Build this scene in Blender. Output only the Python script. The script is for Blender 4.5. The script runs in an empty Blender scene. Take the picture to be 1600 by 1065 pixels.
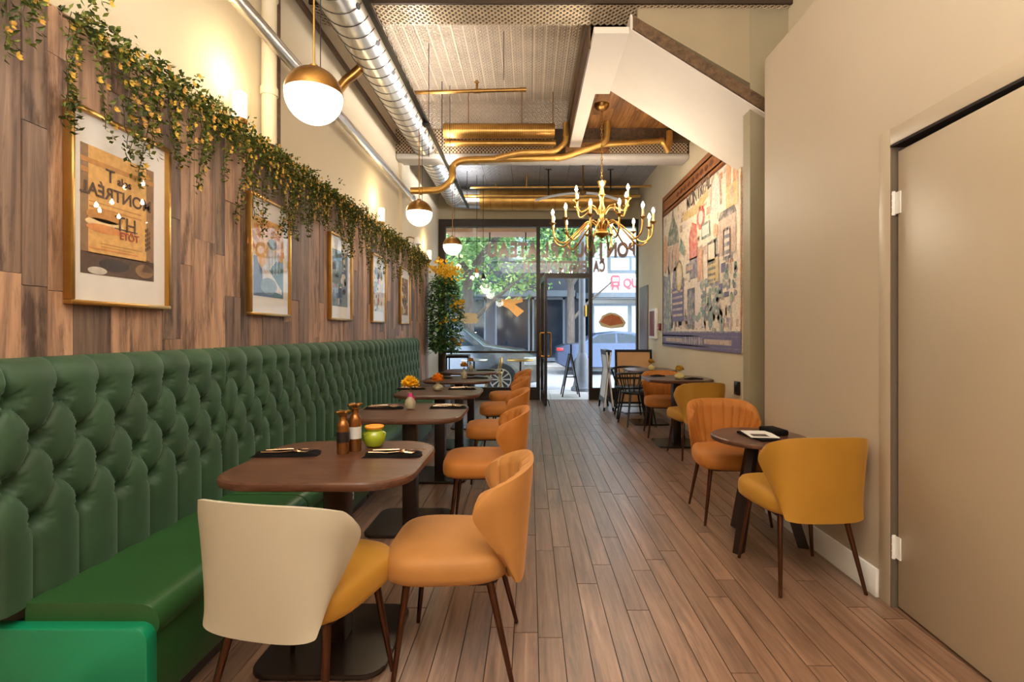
import bpy, bmesh, math, random
from mathutils import Vector, Matrix
R = math.radians
PI = math.pi
random.seed(7)
SC = bpy.context.scene
COL = SC.collection

# ------------------------------------------------------------------ camera
cd = bpy.data.cameras.new('camera')
cam = bpy.data.objects.new('camera', cd)
COL.objects.link(cam)
cam.location = (0, 0, 1.27)
cam.rotation_euler = (R(90), 0, 0)
cd.sensor_width = 36
cd.lens = 18.0                       # 800 px over a 1600 px wide frame
cd.shift_x = -28 / 1600
cd.shift_y = -14.5 / 1600
cd.clip_end = 200
SC.camera = cam

# ------------------------------------------------------------------ colour management, sky, large lights
SC.view_settings.view_transform = 'Standard'
SC.view_settings.look = 'None'
SC.view_settings.gamma = 1
SC.view_settings.use_curve_mapping = False
SC.view_settings.exposure = 0.04


def lin(c):
    c = c / 255
    return c / 12.92 if c <= 0.04045 else ((c + 0.055) / 1.055) ** 2.4


def rgb(r, g, b):
    return (lin(r), lin(g), lin(b), 1)


SKY = 4.0
w = bpy.data.worlds.new('sky')
SC.world = w
w.use_nodes = True
nt = w.node_tree
sky = nt.nodes.new('ShaderNodeTexSky')
sky.sky_type = 'NISHITA'
sky.sun_disc = False
sky.sun_elevation = R(50)
sky.sun_rotation = R(200)
mx = nt.nodes.new('ShaderNodeMixRGB')
mx.inputs[0].default_value = 0.88
mx.inputs[2].default_value = (0.86, 0.95, 1.0, 1)
nt.links.new(sky.outputs[0], mx.inputs[1])
nt.links.new(mx.outputs[0], nt.nodes['Background'].inputs[0])
nt.nodes['Background'].inputs[1].default_value = SKY


def light(name, kind, loc, energy, color, size=0.1, size_y=None, rot=(0, 0, 0), parent=None):
    d = bpy.data.lights.new(name, kind)
    d.energy = energy
    d.color = color
    if kind == 'AREA':
        d.size = size
        if size_y:
            d.shape = 'RECTANGLE'
            d.size_y = size_y
    elif kind == 'SUN':
        d.angle = size
    else:
        d.shadow_soft_size = size
    o = bpy.data.objects.new(name, d)
    COL.objects.link(o)
    o.location = loc
    o.rotation_euler = rot
    o.parent = parent
    return o


light('sun', 'SUN', (0, 20, 20), 3.0, (1, 0.95, 0.85), R(3), rot=(R(38), R(18), 0))
light('rear_room_fill', 'AREA', (0.0, -0.9, 3.75), 115, (1.0, 0.96, 0.9), 3.0, 3.2)  # added area fill in the unseen rear of the room

light('rear_fill_up', 'AREA', (-0.2, -0.6, 1.9), 400, (1.0, 0.97, 0.92), 1.8, 1.8, rot=(R(179), 0, 0))  # added upward fill behind the camera, brightens ceiling and beams

light('ceiling_fill_strip', 'AREA', (-1.0, 5.4, 3.40), 26, (1.0, 0.94, 0.86), 0.08, 2.6, rot=(0, R(155), 0))  # added fill strip lighting the tin ceiling, not a track lamp
light('ceiling_fill_strip', 'AREA', (-1.0, 7.9, 3.40), 24, (0.94, 0.97, 1.0), 0.08, 1.6, rot=(0, R(150), 0))  # second added fill strip, for the grey front ceiling

# ------------------------------------------------------------------ materials
MATS = {}


def base_mat(name):
    m = bpy.data.materials.new(name)
    m.use_nodes = True
    return m, m.node_tree, m.node_tree.nodes['Principled BSDF']


def mat(name, col, rough=0.5, metal=0.0, vary=0.0, vscale=8.0, bump=0.0, bscale=60.0, sheen=0.0, emit=0.0,
        ecol=None, coat=0.0, vcol=None, stretch=(1, 1, 1), spec=None, rnd=0.0):
    m, t, b = base_mat(name)
    b.inputs['Base Color'].default_value = col
    b.inputs['Roughness'].default_value = rough
    b.inputs['Metallic'].default_value = metal
    if spec is not None:
        b.inputs['Specular IOR Level'].default_value = spec
    if sheen:
        b.inputs['Sheen Weight'].default_value = sheen
        b.inputs['Sheen Roughness'].default_value = 0.45
        b.inputs['Sheen Tint'].default_value = tuple(min(1, c * 2 + 0.15) for c in col[:3]) + (1,)
    if coat:
        b.inputs['Coat Weight'].default_value = coat
        b.inputs['Coat Roughness'].default_value = 0.12
    if emit:
        b.inputs['Emission Color'].default_value = ecol or col
        b.inputs['Emission Strength'].default_value = emit
    geo = t.nodes.new('ShaderNodeNewGeometry')
    mp = t.nodes.new('ShaderNodeMapping')
    mp.inputs['Scale'].default_value = stretch
    t.links.new(geo.outputs['Position'], mp.inputs['Vector'])
    if vary or rnd:
        last = None
        if vary:
            n = t.nodes.new('ShaderNodeTexNoise')
            n.inputs['Scale'].default_value = vscale
            n.inputs['Detail'].default_value = 4
            t.links.new(mp.outputs[0], n.inputs['Vector'])
            mixn = t.nodes.new('ShaderNodeMixRGB')
            v2 = vcol or tuple(c * (1 - vary) for c in col[:3]) + (1,)
            mixn.inputs[1].default_value = v2
            mixn.inputs[2].default_value = col
            cr = t.nodes.new('ShaderNodeMapRange')
            cr.inputs[1].default_value = 0.35
            cr.inputs[2].default_value = 0.65
            t.links.new(n.outputs['Fac'], cr.inputs[0])
            t.links.new(cr.outputs[0], mixn.inputs[0])
            last = mixn.outputs[0]
        if rnd:
            oi = t.nodes.new('ShaderNodeObjectInfo')
            hs = t.nodes.new('ShaderNodeHueSaturation')
            mr = t.nodes.new('ShaderNodeMapRange')
            mr.inputs[3].default_value = 1 - rnd
            mr.inputs[4].default_value = 1 + rnd
            t.links.new(oi.outputs['Random'], mr.inputs[0])
            t.links.new(mr.outputs[0], hs.inputs['Value'])
            if last:
                t.links.new(last, hs.inputs['Color'])
            else:
                hs.inputs['Color'].default_value = col
            last = hs.outputs[0]
        t.links.new(last, b.inputs['Base Color'])
    if bump:
        n2 = t.nodes.new('ShaderNodeTexNoise')
        n2.inputs['Scale'].default_value = bscale
        n2.inputs['Detail'].default_value = 3
        t.links.new(mp.outputs[0], n2.inputs['Vector'])
        bp = t.nodes.new('ShaderNodeBump')
        bp.inputs['Strength'].default_value = bump
        bp.inputs['Distance'].default_value = 0.01
        t.links.new(n2.outputs['Fac'], bp.inputs['Height'])
        t.links.new(bp.outputs[0], b.inputs['Normal'])
    MATS[name] = m
    return m


def wood(name, cols, rough, stretch, knots=0.0, bump=0.15, rnd=True, streak=1.0, coat=0.0, spec=0.5, hue=0.25):
    """grain along the axis with the smallest stretch; every object gets its own shade"""
    m, t, b = base_mat(name)
    geo = t.nodes.new('ShaderNodeNewGeometry')
    oi = t.nodes.new('ShaderNodeObjectInfo')
    add = t.nodes.new('ShaderNodeVectorMath')
    add.operation = 'MULTIPLY_ADD'
    t.links.new(oi.outputs['Random'], add.inputs[0])
    add.inputs[1].default_value = (37, 91, 53)
    t.links.new(geo.outputs['Position'], add.inputs[2])
    mp = t.nodes.new('ShaderNodeMapping')
    mp.inputs['Scale'].default_value = stretch
    t.links.new(add.outputs[0] if rnd else geo.outputs['Position'], mp.inputs['Vector'])
    n1 = t.nodes.new('ShaderNodeTexNoise')
    n1.inputs['Scale'].default_value = 1.0
    n1.inputs['Detail'].default_value = 7
    n1.inputs['Roughness'].default_value = 0.65
    n1.inputs['Distortion'].default_value = 0.6
    t.links.new(mp.outputs[0], n1.inputs['Vector'])
    ramp = t.nodes.new('ShaderNodeValToRGB')
    ramp.color_ramp.elements[0].position = 0.28
    ramp.color_ramp.elements[1].position = 0.72
    ramp.color_ramp.elements[0].color = cols[0]
    ramp.color_ramp.elements[1].color = cols[-1]
    for i, c in enumerate(cols[1:-1]):
        e = ramp.color_ramp.elements.new(0.28 + 0.44 * (i + 1) / (len(cols) - 1))
        e.color = c
    t.links.new(n1.outputs['Fac'], ramp.inputs[0])
    out = ramp.outputs[0]
    if rnd:
        hs = t.nodes.new('ShaderNodeHueSaturation')
        mr = t.nodes.new('ShaderNodeMapRange')
        mr.inputs[3].default_value = 1 - hue
        mr.inputs[4].default_value = 1 + hue
        t.links.new(oi.outputs['Random'], mr.inputs[0])
        t.links.new(mr.outputs[0], hs.inputs['Value'])
        t.links.new(out, hs.inputs['Color'])
        out = hs.outputs[0]
    if knots:
        n3 = t.nodes.new('ShaderNodeTexNoise')
        mp3 = t.nodes.new('ShaderNodeMapping')
        mp3.inputs['Scale'].default_value = tuple(s ** 0.62 * 1.3 for s in stretch)
        t.links.new(add.outputs[0], mp3.inputs['Vector'])
        n3.inputs['Scale'].default_value = 1.0
        n3.inputs['Detail'].default_value = 6
        n3.inputs['Roughness'].default_value = 0.7
        t.links.new(mp3.outputs[0], n3.inputs['Vector'])
        mr3 = t.nodes.new('ShaderNodeMapRange')
        mr3.inputs[1].default_value = 0.53
        mr3.inputs[2].default_value = 0.64
        mr3.inputs[4].default_value = knots
        t.links.new(n3.outputs['Fac'], mr3.inputs[0])
        mk = t.nodes.new('ShaderNodeMixRGB')
        mk.blend_type = 'MULTIPLY'
        mk.inputs[2].default_value = (0.25, 0.22, 0.22, 1)
        t.links.new(mr3.outputs[0], mk.inputs[0])
        t.links.new(out, mk.inputs[1])
        out = mk.outputs[0]
    t.links.new(out, b.inputs['Base Color'])
    b.inputs['Roughness'].default_value = rough
    b.inputs['Specular IOR Level'].default_value = spec
    if coat:
        b.inputs['Coat Weight'].default_value = coat
        b.inputs['Coat Roughness'].default_value = 0.15
    bp = t.nodes.new('ShaderNodeBump')
    bp.inputs['Strength'].default_value = bump
    bp.inputs['Distance'].default_value = 0.004
    t.links.new(n1.outputs['Fac'], bp.inputs['Height'])
    t.links.new(bp.outputs[0], b.inputs['Normal'])
    MATS[name] = m
    return m


def glass_thin(name, tint=(1, 1, 1, 1), refl=1.0, rough=0.0):
    m = bpy.data.materials.new(name)
    m.use_nodes = True
    t = m.node_tree
    t.nodes.remove(t.nodes['Principled BSDF'])
    tr = t.nodes.new('ShaderNodeBsdfTransparent')
    tr.inputs[0].default_value = tint
    gl = t.nodes.new('ShaderNodeBsdfGlossy')
    gl.inputs['Roughness'].default_value = rough
    lw = t.nodes.new('ShaderNodeLayerWeight')
    pw_ = t.nodes.new('ShaderNodeMath')
    pw_.operation = 'POWER'
    pw_.inputs[1].default_value = 4.0
    t.links.new(lw.outputs['Facing'], pw_.inputs[0])
    mu = t.nodes.new('ShaderNodeMath')
    mu.operation = 'MULTIPLY_ADD'
    mu.inputs[1].default_value = 0.9 * refl
    mu.inputs[2].default_value = 0.04 * refl
    t.links.new(pw_.outputs[0], mu.inputs[0])
    mxs = t.nodes.new('ShaderNodeMixShader')
    t.links.new(mu.outputs[0], mxs.inputs[0])
    t.links.new(tr.outputs[0], mxs.inputs[1])
    t.links.new(gl.outputs[0], mxs.inputs[2])
    t.links.new(mxs.outputs[0], t.nodes['Material Output'].inputs[0])
    MATS[name] = m
    return m


def tin(name, col, cell, rough=0.35, metal=0.6, rib=True, strength=0.7):
    """pressed tin: little rosettes in a square grid"""
    m, t, b = base_mat(name)
    geo = t.nodes.new('ShaderNodeNewGeometry')
    mp = t.nodes.new('ShaderNodeMapping')
    mp.inputs['Scale'].default_value = (1 / cell, 1 / cell, 1 / cell)
    t.links.new(geo.outputs['Position'], mp.inputs['Vector'])
    vo = t.nodes.new('ShaderNodeTexVoronoi')
    vo.inputs['Scale'].default_value = 2.0
    vo.inputs['Randomness'].default_value = 0.0
    t.links.new(mp.outputs[0], vo.inputs['Vector'])
    sn = t.nodes.new('ShaderNodeMath')
    sn.operation = 'SINE'
    ml = t.nodes.new('ShaderNodeMath')
    ml.operation = 'MULTIPLY'
    ml.inputs[1].default_value = 16.0
    t.links.new(vo.outputs['Distance'], ml.inputs[0])
    t.links.new(ml.outputs[0], sn.inputs[0])
    bp = t.nodes.new('ShaderNodeBump')
    bp.inputs['Strength'].default_value = strength
    bp.inputs['Distance'].default_value = 0.012
    t.links.new(sn.outputs[0], bp.inputs['Height'])
    t.links.new(bp.outputs[0], b.inputs['Normal'])
    n = t.nodes.new('ShaderNodeTexNoise')
    n.inputs['Scale'].default_value = 3
    n.inputs['Detail'].default_value = 5
    t.links.new(geo.outputs['Position'], n.inputs['Vector'])
    mixn = t.nodes.new('ShaderNodeMixRGB')
    mixn.inputs[1].default_value = tuple(c * 0.6 for c in col[:3]) + (1,)
    mixn.inputs[2].default_value = col
    t.links.new(n.outputs['Fac'], mixn.inputs[0])
    t.links.new(mixn.outputs[0], b.inputs['Base Color'])
    b.inputs['Roughness'].default_value = rough
    b.inputs['Metallic'].default_value = metal
    MATS[name] = m
    return m


PLASTER = mat('plaster', rgb(206, 192, 166), 0.75, vary=0.05, vscale=2, bump=0.03, bscale=30)
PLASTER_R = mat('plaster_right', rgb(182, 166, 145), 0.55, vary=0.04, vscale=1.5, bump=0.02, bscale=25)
SOFFIT = mat('soffit_white', rgb(222, 211, 198), 0.6, vary=0.03, vscale=3)
OLIVE = mat('olive_paint', rgb(150, 138, 112), 0.6, vary=0.06, vscale=3)
WHITE = mat('white_paint', rgb(228, 226, 224), 0.45, vary=0.04, vscale=6)
DOORP = mat('door_paint', rgb(176, 160, 138), 0.42, vary=0.04, vscale=2)
FLOORW = wood('floor_wood', [rgb(84, 60, 46), rgb(116, 86, 68), rgb(138, 105, 85), rgb(160, 126, 104)], 0.42, (34, 1.6, 34), knots=0.45, bump=0.12, hue=0.2, spec=0.6, coat=0.55)
FLOORW.node_tree.nodes['Principled BSDF'].inputs['Coat Roughness'].default_value = 0.3
GAP = mat('dark_gap', rgb(30, 20, 15), 0.9, vary=0.2)
WALLW = wood('wall_wood', [rgb(98, 78, 67), rgb(146, 114, 93), rgb(180, 142, 114), rgb(194, 158, 128)], 0.6, (26, 26, 1.5), knots=0.85, bump=0.2, hue=0.17)
WALLW2 = wood('wall_wood_grey', [rgb(78, 62, 56), rgb(112, 90, 78), rgb(138, 114, 98), rgb(162, 134, 112)], 0.6, (26, 26, 1.5), knots=0.9, bump=0.2, hue=0.2)
CEILW = wood('ceiling_wood', [rgb(74, 46, 22), rgb(132, 88, 46), rgb(168, 118, 66)], 0.55, (24, 1.5, 24), knots=0.4, bump=0.2)
BEAMW = wood('beam_wood', [rgb(52, 36, 22), rgb(92, 68, 44), rgb(116, 88, 60)], 0.6, (24, 1.5, 24), knots=0.3, bump=0.2)
TABLEW = wood('table_walnut', [rgb(58, 34, 24), rgb(84, 54, 40), rgb(106, 70, 52)], 0.28, (5, 26, 26), bump=0.03, hue=0.06, spec=0.5)
DARKW = mat('dark_brown_metal', rgb(42, 27, 22), 0.35, 0.2, vary=0.2, vscale=10)
BASEP = mat('base_plate', rgb(52, 40, 34), 0.25, 0.3, vary=0.2, vscale=6)
VELVET = mat('green_velvet', rgb(44, 77, 51), 0.62, vary=0.35, vscale=5, bump=0.15, bscale=18, sheen=0.6)
LEATHER = mat('green_leather', rgb(42, 84, 42), 0.34, vary=0.15, vscale=4, bump=0.05, bscale=140)
TEAL = mat('teal_leather', rgb(12, 128, 88), 0.4, vary=0.1, vscale=4, bump=0.05, bscale=140)
AMBER = mat('amber_velvet', rgb(178, 108, 36), 0.66, vary=0.14, vscale=7, bump=0.04, bscale=50, sheen=0.45)
TAN = mat('tan_velvet', rgb(172, 117, 57), 0.64, vary=0.12, vscale=7, bump=0.04, bscale=50, sheen=0.45)
MUST = mat('mustard_velvet', rgb(172, 122, 32), 0.66, vary=0.1, vscale=5, bump=0.04, bscale=50, sheen=0.4)
CREAM = mat('cream_fabric', rgb(184, 175, 155), 0.55, vary=0.05, vscale=3, bump=0.02, bscale=90)
BRONZE = mat('bronze_legs', rgb(96, 62, 44), 0.22, 0.85, vary=0.15, vscale=10)
BRASS = mat('brass', rgb(206, 160, 84), 0.28, 1.0, vary=0.12, vscale=12)
BRASSD = mat('aged_brass', rgb(168, 124, 66), 0.34, 1.0, vary=0.2, vscale=20)
GOLDF = mat('gold_frame', rgb(196, 152, 84), 0.3, 0.9, vary=0.15, vscale=14)
GOLDP = mat('gold_paint', rgb(196, 150, 78), 0.36, 0.75, vary=0.22, vscale=10)
STEEL = mat('duct_steel', rgb(204, 200, 194), 0.33, 0.95, vary=0.06, vscale=2.5, stretch=(1, 6, 1))
SEAM = mat('seam_dark', rgb(70, 62, 56), 0.4, 0.6)
BLACK = mat('black_metal', rgb(22, 21, 21), 0.4, 0.3, vary=0.2)
BLACKF = mat('storefront_bronze', rgb(46, 36, 30), 0.4, 0.4, vary=0.2)
NAPKIN = mat('black_napkin', rgb(14, 10, 10), 0.9, spec=.15, vary=0.3, vscale=30, bump=0.2, bscale=120)
SILVER = mat('cutlery', rgb(204, 176, 150), 0.18, 1.0, vary=0.1)
OPAL = mat('opal_glass', rgb(255, 244, 226), 0.3, emit=2.6, ecol=(1, 0.89, 0.74, 1))
BULB = mat('warm_bulb', rgb(255, 236, 200), 0.3, emit=14, ecol=(1, 0.82, 0.55, 1))
CBULB = mat('candle_flame_bulb', rgb(255, 236, 200), 0.3, emit=330, ecol=(1, 0.86, 0.66, 1))
FROST = mat('frosted_glass', rgb(255, 240, 214), 0.35, emit=1.3, ecol=(1, 0.85, 0.62, 1))
PAPER = mat('mat_board', rgb(226, 222, 218), 0.7, vary=0.03)
TINC = tin('tin_ceiling', rgb(236, 216, 194), 0.11, rough=.42, metal=.15, strength=0.8)
TING = tin('tin_grey', rgb(176, 174, 176), 0.3, metal=0.3, strength=0.3)
LATT = mat('lattice_tin', rgb(222, 198, 166), 0.42, 0.3, vary=0.2, vscale=5)
LATTB = mat('lattice_backing', rgb(66, 50, 36), 0.6, 0.3, vary=0.2)
LEAF = [mat('leaf_dark', rgb(66, 78, 26), 0.55, vary=0.3, vscale=40), mat('leaf_mid', rgb(116, 122, 46), 0.55, vary=0.3, vscale=40)]
FLOW = [mat('flower_yellow', rgb(214, 172, 62), 0.6, vary=0.25, vscale=40), mat('flower_orange', rgb(196, 146, 60), 0.6, vary=0.25, vscale=40)]
STEMM = mat('stem_brown', rgb(70, 56, 30), 0.7, vary=0.2)
PANE = glass_thin('clear_pane', (0.96, 0.98, 0.98, 1), 0.9)
PGLASS = glass_thin('picture_glass', (1, 1, 1, 1), 0.35)
CARGLASS = mat('car_glass', rgb(44, 56, 66), 0.06, 0.2, vary=0.1)

# ------------------------------------------------------------------ mesh builder


class MB:
    def __init__(self):
        self.v = []
        self.f = []
        self.m = []
        self.M = None

    def add(self, vs, fs, mi=0):
        n = len(self.v)
        if self.M is not None:
            vs = [self.M @ Vector(p) for p in vs]
        self.v += [tuple(p) for p in vs]
        self.f += [tuple(i + n for i in f) for f in fs]
        self.m += [mi] * len(fs)
        return self

    def box(self, x0, x1, y0, y1, z0, z1, mi=0):
        vs = [(x0, y0, z0), (x1, y0, z0), (x1, y1, z0), (x0, y1, z0), (x0, y0, z1), (x1, y0, z1), (x1, y1, z1), (x0, y1, z1)]
        return self.add(vs, [(3, 2, 1, 0), (4, 5, 6, 7), (0, 1, 5, 4), (1, 2, 6, 5), (2, 3, 7, 6), (3, 0, 4, 7)], mi)

    def rbox(self, x0, x1, y0, y1, z0, z1, r=0.01, seg=2, mi=0):
        bm = bmesh.new()
        bmesh.ops.create_cube(bm, size=1)
        for v in bm.verts:
            v.co = Vector((x0 + (v.co.x + .5) * (x1 - x0), y0 + (v.co.y + .5) * (y1 - y0), z0 + (v.co.z + .5) * (z1 - z0)))
        bmesh.ops.bevel(bm, geom=list(bm.edges), offset=r, segments=seg, profile=0.5, affect='EDGES')
        bm.verts.index_update()
        self.add([v.co.copy() for v in bm.verts], [[v.index for v in f.verts] for f in bm.faces], mi)
        bm.free()
        return self

    def tube(self, path, r, seg=8, mi=0, caps=True, closed=False):
        pts = [Vector(p) for p in path]
        n = len(pts)
        rs = r if isinstance(r, (list, tuple)) else [r] * n
        vs, fs = [], []
        prev = None
        for i, p in enumerate(pts):
            if closed:
                d = pts[(i + 1) % n] - pts[i - 1]
            else:
                d = pts[min(i + 1, n - 1)] - pts[max(i - 1, 0)]
            if d.length < 1e-9:
                d = Vector((0, 0, 1))
            d.normalize()
            if prev is None:
                a = Vector((0, 0, 1)) if abs(d.z) < 0.9 else Vector((1, 0, 0))
                u = d.cross(a).normalized()
            else:
                u = (prev - d * prev.dot(d))
                u = u.normalized() if u.length > 1e-6 else d.orthogonal().normalized()
            prev = u
            q = d.cross(u)
            for k in range(seg):
                a = 2 * PI * k / seg
                vs.append(p + (u * math.cos(a) + q * math.sin(a)) * rs[i])
        rng = n if closed else n - 1
        for i in range(rng):
            j = (i + 1) % n
            for k in range(seg):
                k2 = (k + 1) % seg
                fs.append((i * seg + k, i * seg + k2, j * seg + k2, j * seg + k))
        if caps and not closed:
            fs.append(tuple(range(seg))[::-1])
            fs.append(tuple((n - 1) * seg + k for k in range(seg)))
        return self.add(vs, fs, mi)

    def lathe(self, prof, seg=20, c=(0, 0, 0), mi=0, sx=1, sy=1, caps=True):
        vs, fs = [], []
        for (r, z) in prof:
            for k in range(seg):
                a = 2 * PI * k / seg
                vs.append((c[0] + r * math.cos(a) * sx, c[1] + r * math.sin(a) * sy, c[2] + z))
        for i in range(len(prof) - 1):
            for k in range(seg):
                k2 = (k + 1) % seg
                fs.append((i * seg + k, i * seg + k2, (i + 1) * seg + k2, (i + 1) * seg + k))
        if caps and prof[0][0] > 1e-5:
            fs.append(tuple(range(seg))[::-1])
        if caps and prof[-1][0] > 1e-5:
            fs.append(tuple((len(prof) - 1) * seg + k for k in range(seg)))
        return self.add(vs, fs, mi)

    def slab(self, outline, z0, z1, bev=0.0, mi=0):
        """outline: list of (x, y) counter-clockwise; bev pulls the rims in"""
        n = len(outline)
        cx = sum(p[0] for p in outline) / n
        cy = sum(p[1] for p in outline) / n

        def ring(z, ins):
            o = []
            for (x, y) in outline:
                d = math.hypot(x - cx, y - cy) or 1
                k = (d - ins) / d
                o.append((cx + (x - cx) * k, cy + (y - cy) * k, z))
            return o
        if bev:
            rings = [ring(z0, bev), ring(z0 + bev * .4, bev * .2), ring(z0 + bev, 0), ring(z1 - bev, 0), ring(z1 - bev * .4, bev * .2), ring(z1, bev)]
        else:
            rings = [ring(z0, 0), ring(z1, 0)]
        vs = [p for r_ in rings for p in r_]
        fs = []
        for i in range(len(rings) - 1):
            for k in range(n):
                k2 = (k + 1) % n
                fs.append((i * n + k, i * n + k2, (i + 1) * n + k2, (i + 1) * n + k))
        fs.append(tuple(range(n))[::-1])
        fs.append(tuple((len(rings) - 1) * n + k for k in range(n)))
        return self.add(vs, fs, mi)

    def leaf(self, p, d, up, L, W, mi=0):
        d = d.normalized()
        s = d.cross(up)
        s = s.normalized() if s.length > 1e-5 else d.orthogonal().normalized()
        nn = s.cross(d)
        m_ = p + d * L * .5
        vs = [p, m_ + s * W * .5 - nn * W * .12, p + d * L, m_ - s * W * .5 - nn * W * .12, m_ + nn * W * .05]
        return self.add(vs, [(0, 1, 4), (1, 2, 4), (2, 3, 4), (3, 0, 4)], mi)

    def grid(self, fn, nu, nv, mi=0, flip=False):
        vs = [fn(i / nu, j / nv) for j in range(nv + 1) for i in range(nu + 1)]
        fs = []
        for j in range(nv):
            for i in range(nu):
                a = j * (nu + 1) + i
                q = (a, a + 1, a + nu + 2, a + nu + 1)
                fs.append(q[::-1] if flip else q)
        return self.add(vs, fs, mi)

    def mesh(self, name, mats, smooth=35):
        me = bpy.data.meshes.new(name)
        me.from_pydata(self.v, [], self.f)
        for m_ in (mats if isinstance(mats, (list, tuple)) else [mats]):
            me.materials.append(m_)
        if any(self.m):
            me.polygons.foreach_set('material_index', self.m)
        if smooth:
            me.polygons.foreach_set('use_smooth', [True] * len(self.f))
            me.update()
            me.set_sharp_from_angle(angle=R(smooth))
        me.update()
        return me

    def build(self, name, mats, parent=None, smooth=35, kind=None, label=None, loc=None):
        o = bpy.data.objects.new(name, self.mesh(name, mats, smooth))
        COL.objects.link(o)
        o.parent = parent
        if loc:
            o.location = loc
        if kind:
            o['kind'] = kind
        if label:
            o['label'] = label
        return o


def tag(o, label, cat, group=None):
    o['label'] = label
    o['category'] = cat
    if group:
        o['group'] = group
    return o


def thing(name, label, cat, loc=(0, 0, 0), rz=0.0, group=None, rot=None):
    o = bpy.data.objects.new(name, None)
    o.empty_display_size = 0.1
    COL.objects.link(o)
    o.location = loc
    o.rotation_euler = rot or (0, 0, R(rz))
    return tag(o, label, cat, group)


def copy_tree(o, parent=None):
    c = o.copy()
    COL.objects.link(c)
    c.parent = parent
    for ch in list(o.children):
        if ch.type == 'LIGHT' or ch.name.startswith('~'):
            pass
        copy_tree(ch, c)
    return c


def dup(o, label, loc=None, rz=None, group=None):
    c = copy_tree(o)
    c['label'] = label
    if group:
        c['group'] = group
    if loc:
        c.location = loc
    if rz is not None:
        c.rotation_euler = (0, 0, R(rz))
    return c


def piece(name, me, parent, loc, scale=(1, 1, 1), rot=(0, 0, 0)):
    o = bpy.data.objects.new(name, me)
    COL.objects.link(o)
    o.parent = parent
    o.location = loc
    o.scale = scale
    o.rotation_euler = rot
    return o


def struct(name, mb, m, parent=None, smooth=None):
    return mb.build(name, m, parent, smooth, kind='structure')


def rrect(wx, wy, r, n=6, cx=0, cy=0):
    pts = []
    for (sx, sy, a0) in ((1, 1, 0), (-1, 1, 90), (-1, -1, 180), (1, -1, 270)):
        for k in range(n + 1):
            a = R(a0 + 90 * k / n)
            pts.append((cx + sx * (wx / 2 - r) + r * math.cos(a), cy + sy * (wy / 2 - r) + r * math.sin(a)))
    return pts


def text(name, s, size, m, parent, loc, rot=(0, 0, 0), extrude=0.001, bold=0.0, align='CENTER', sx=1.0):
    c = bpy.data.curves.new(name, 'FONT')
    c.body = s
    c.size = size
    c.extrude = extrude
    c.offset = bold
    c.align_x = align
    c.align_y = 'CENTER'
    c.materials.append(m)
    tmp = bpy.data.objects.new(name, c)
    me = bpy.data.meshes.new_from_object(tmp)
    bpy.data.objects.remove(tmp)
    me.transform(Matrix.Diagonal((sx, 1, 1, 1)))
    o = bpy.data.objects.new(name, me)
    COL.objects.link(o)
    o.parent = parent
    o.location = loc
    o.rotation_euler = rot
    return o


def arc(p0, p1, p2, n=8):
    p0, p1, p2 = Vector(p0), Vector(p1), Vector(p2)
    return [p0 * (1 - t) ** 2 + p1 * 2 * t * (1 - t) + p2 * t * t for t in [i / n for i in range(n + 1)]]


def bent(points, rad=0.1, n=6):
    """polyline with rounded corners"""
    P = [Vector(p) for p in points]
    out = [P[0]]
    for i in range(1, len(P) - 1):
        a = (P[i - 1] - P[i])
        b = (P[i + 1] - P[i])
        ra = min(rad, a.length * .45)
        rb = min(rad, b.length * .45)
        out += arc(P[i] + a.normalized() * ra, P[i], P[i] + b.normalized() * rb, n)
    out.append(P[-1])
    return out


def px(x, y, Z):
    """point seen at photo pixel (x, y) at depth Z from the camera"""
    return Vector(((x - 828) / 800 * Z, Z, 1.27 - (y - 518) / 800 * Z))


# ================================================================== THE ROOM
XL, XN, XF, YF = -1.70, 1.667, 2.02, 9.6
HC = 4.2
UNIT = MB().box(-.5, .5, -.5, .5, -.5, .5)

floor = struct('floor', MB().box(XL - .1, XF + .1, -4.1, YF, -.06, -.006), GAP)
pl_me = MB().box(-.5, .5, -.5, .5, -1, 0).mesh('plank', FLOORW, None)
pw = 0.102
cand = []
ncol = int((XF - XL) / pw) + 1
for i in range(ncol):
    x0 = XL + i * pw
    y = -4.0 - random.random() * 1.0
    while y < YF:
        L = random.uniform(0.7, 1.5)
        a, b_ = max(y, -4.05), min(y + L, YF - .02)
        if b_ - a > 0.03 and x0 < XF:
            cand.append((x0 + pw / 2, (a + b_) / 2, b_ - a))
        y += L
seen = [c for c in cand if c[1] + c[2] / 2 > 1.7 and c[0] > -1.3]
seen.sort(key=lambda c: c[1] - c[2] / 2)
near = set(seen[:300])
rest = MB()
for (x, y, L) in cand:
    dz = random.uniform(-.0006, .0006)
    if (x, y, L) in near:
        piece('plank', pl_me, floor, (x, y, dz), (pw - .0036, L - .004, 0.02))
    else:
        rest.box(x - pw / 2 + .0013, x + pw / 2 - .0013, y - L / 2 + .0015, y + L / 2 - .0015, -.02, dz)
rest.build('far_planks', FLOORW, floor, None, kind='stuff')

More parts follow.
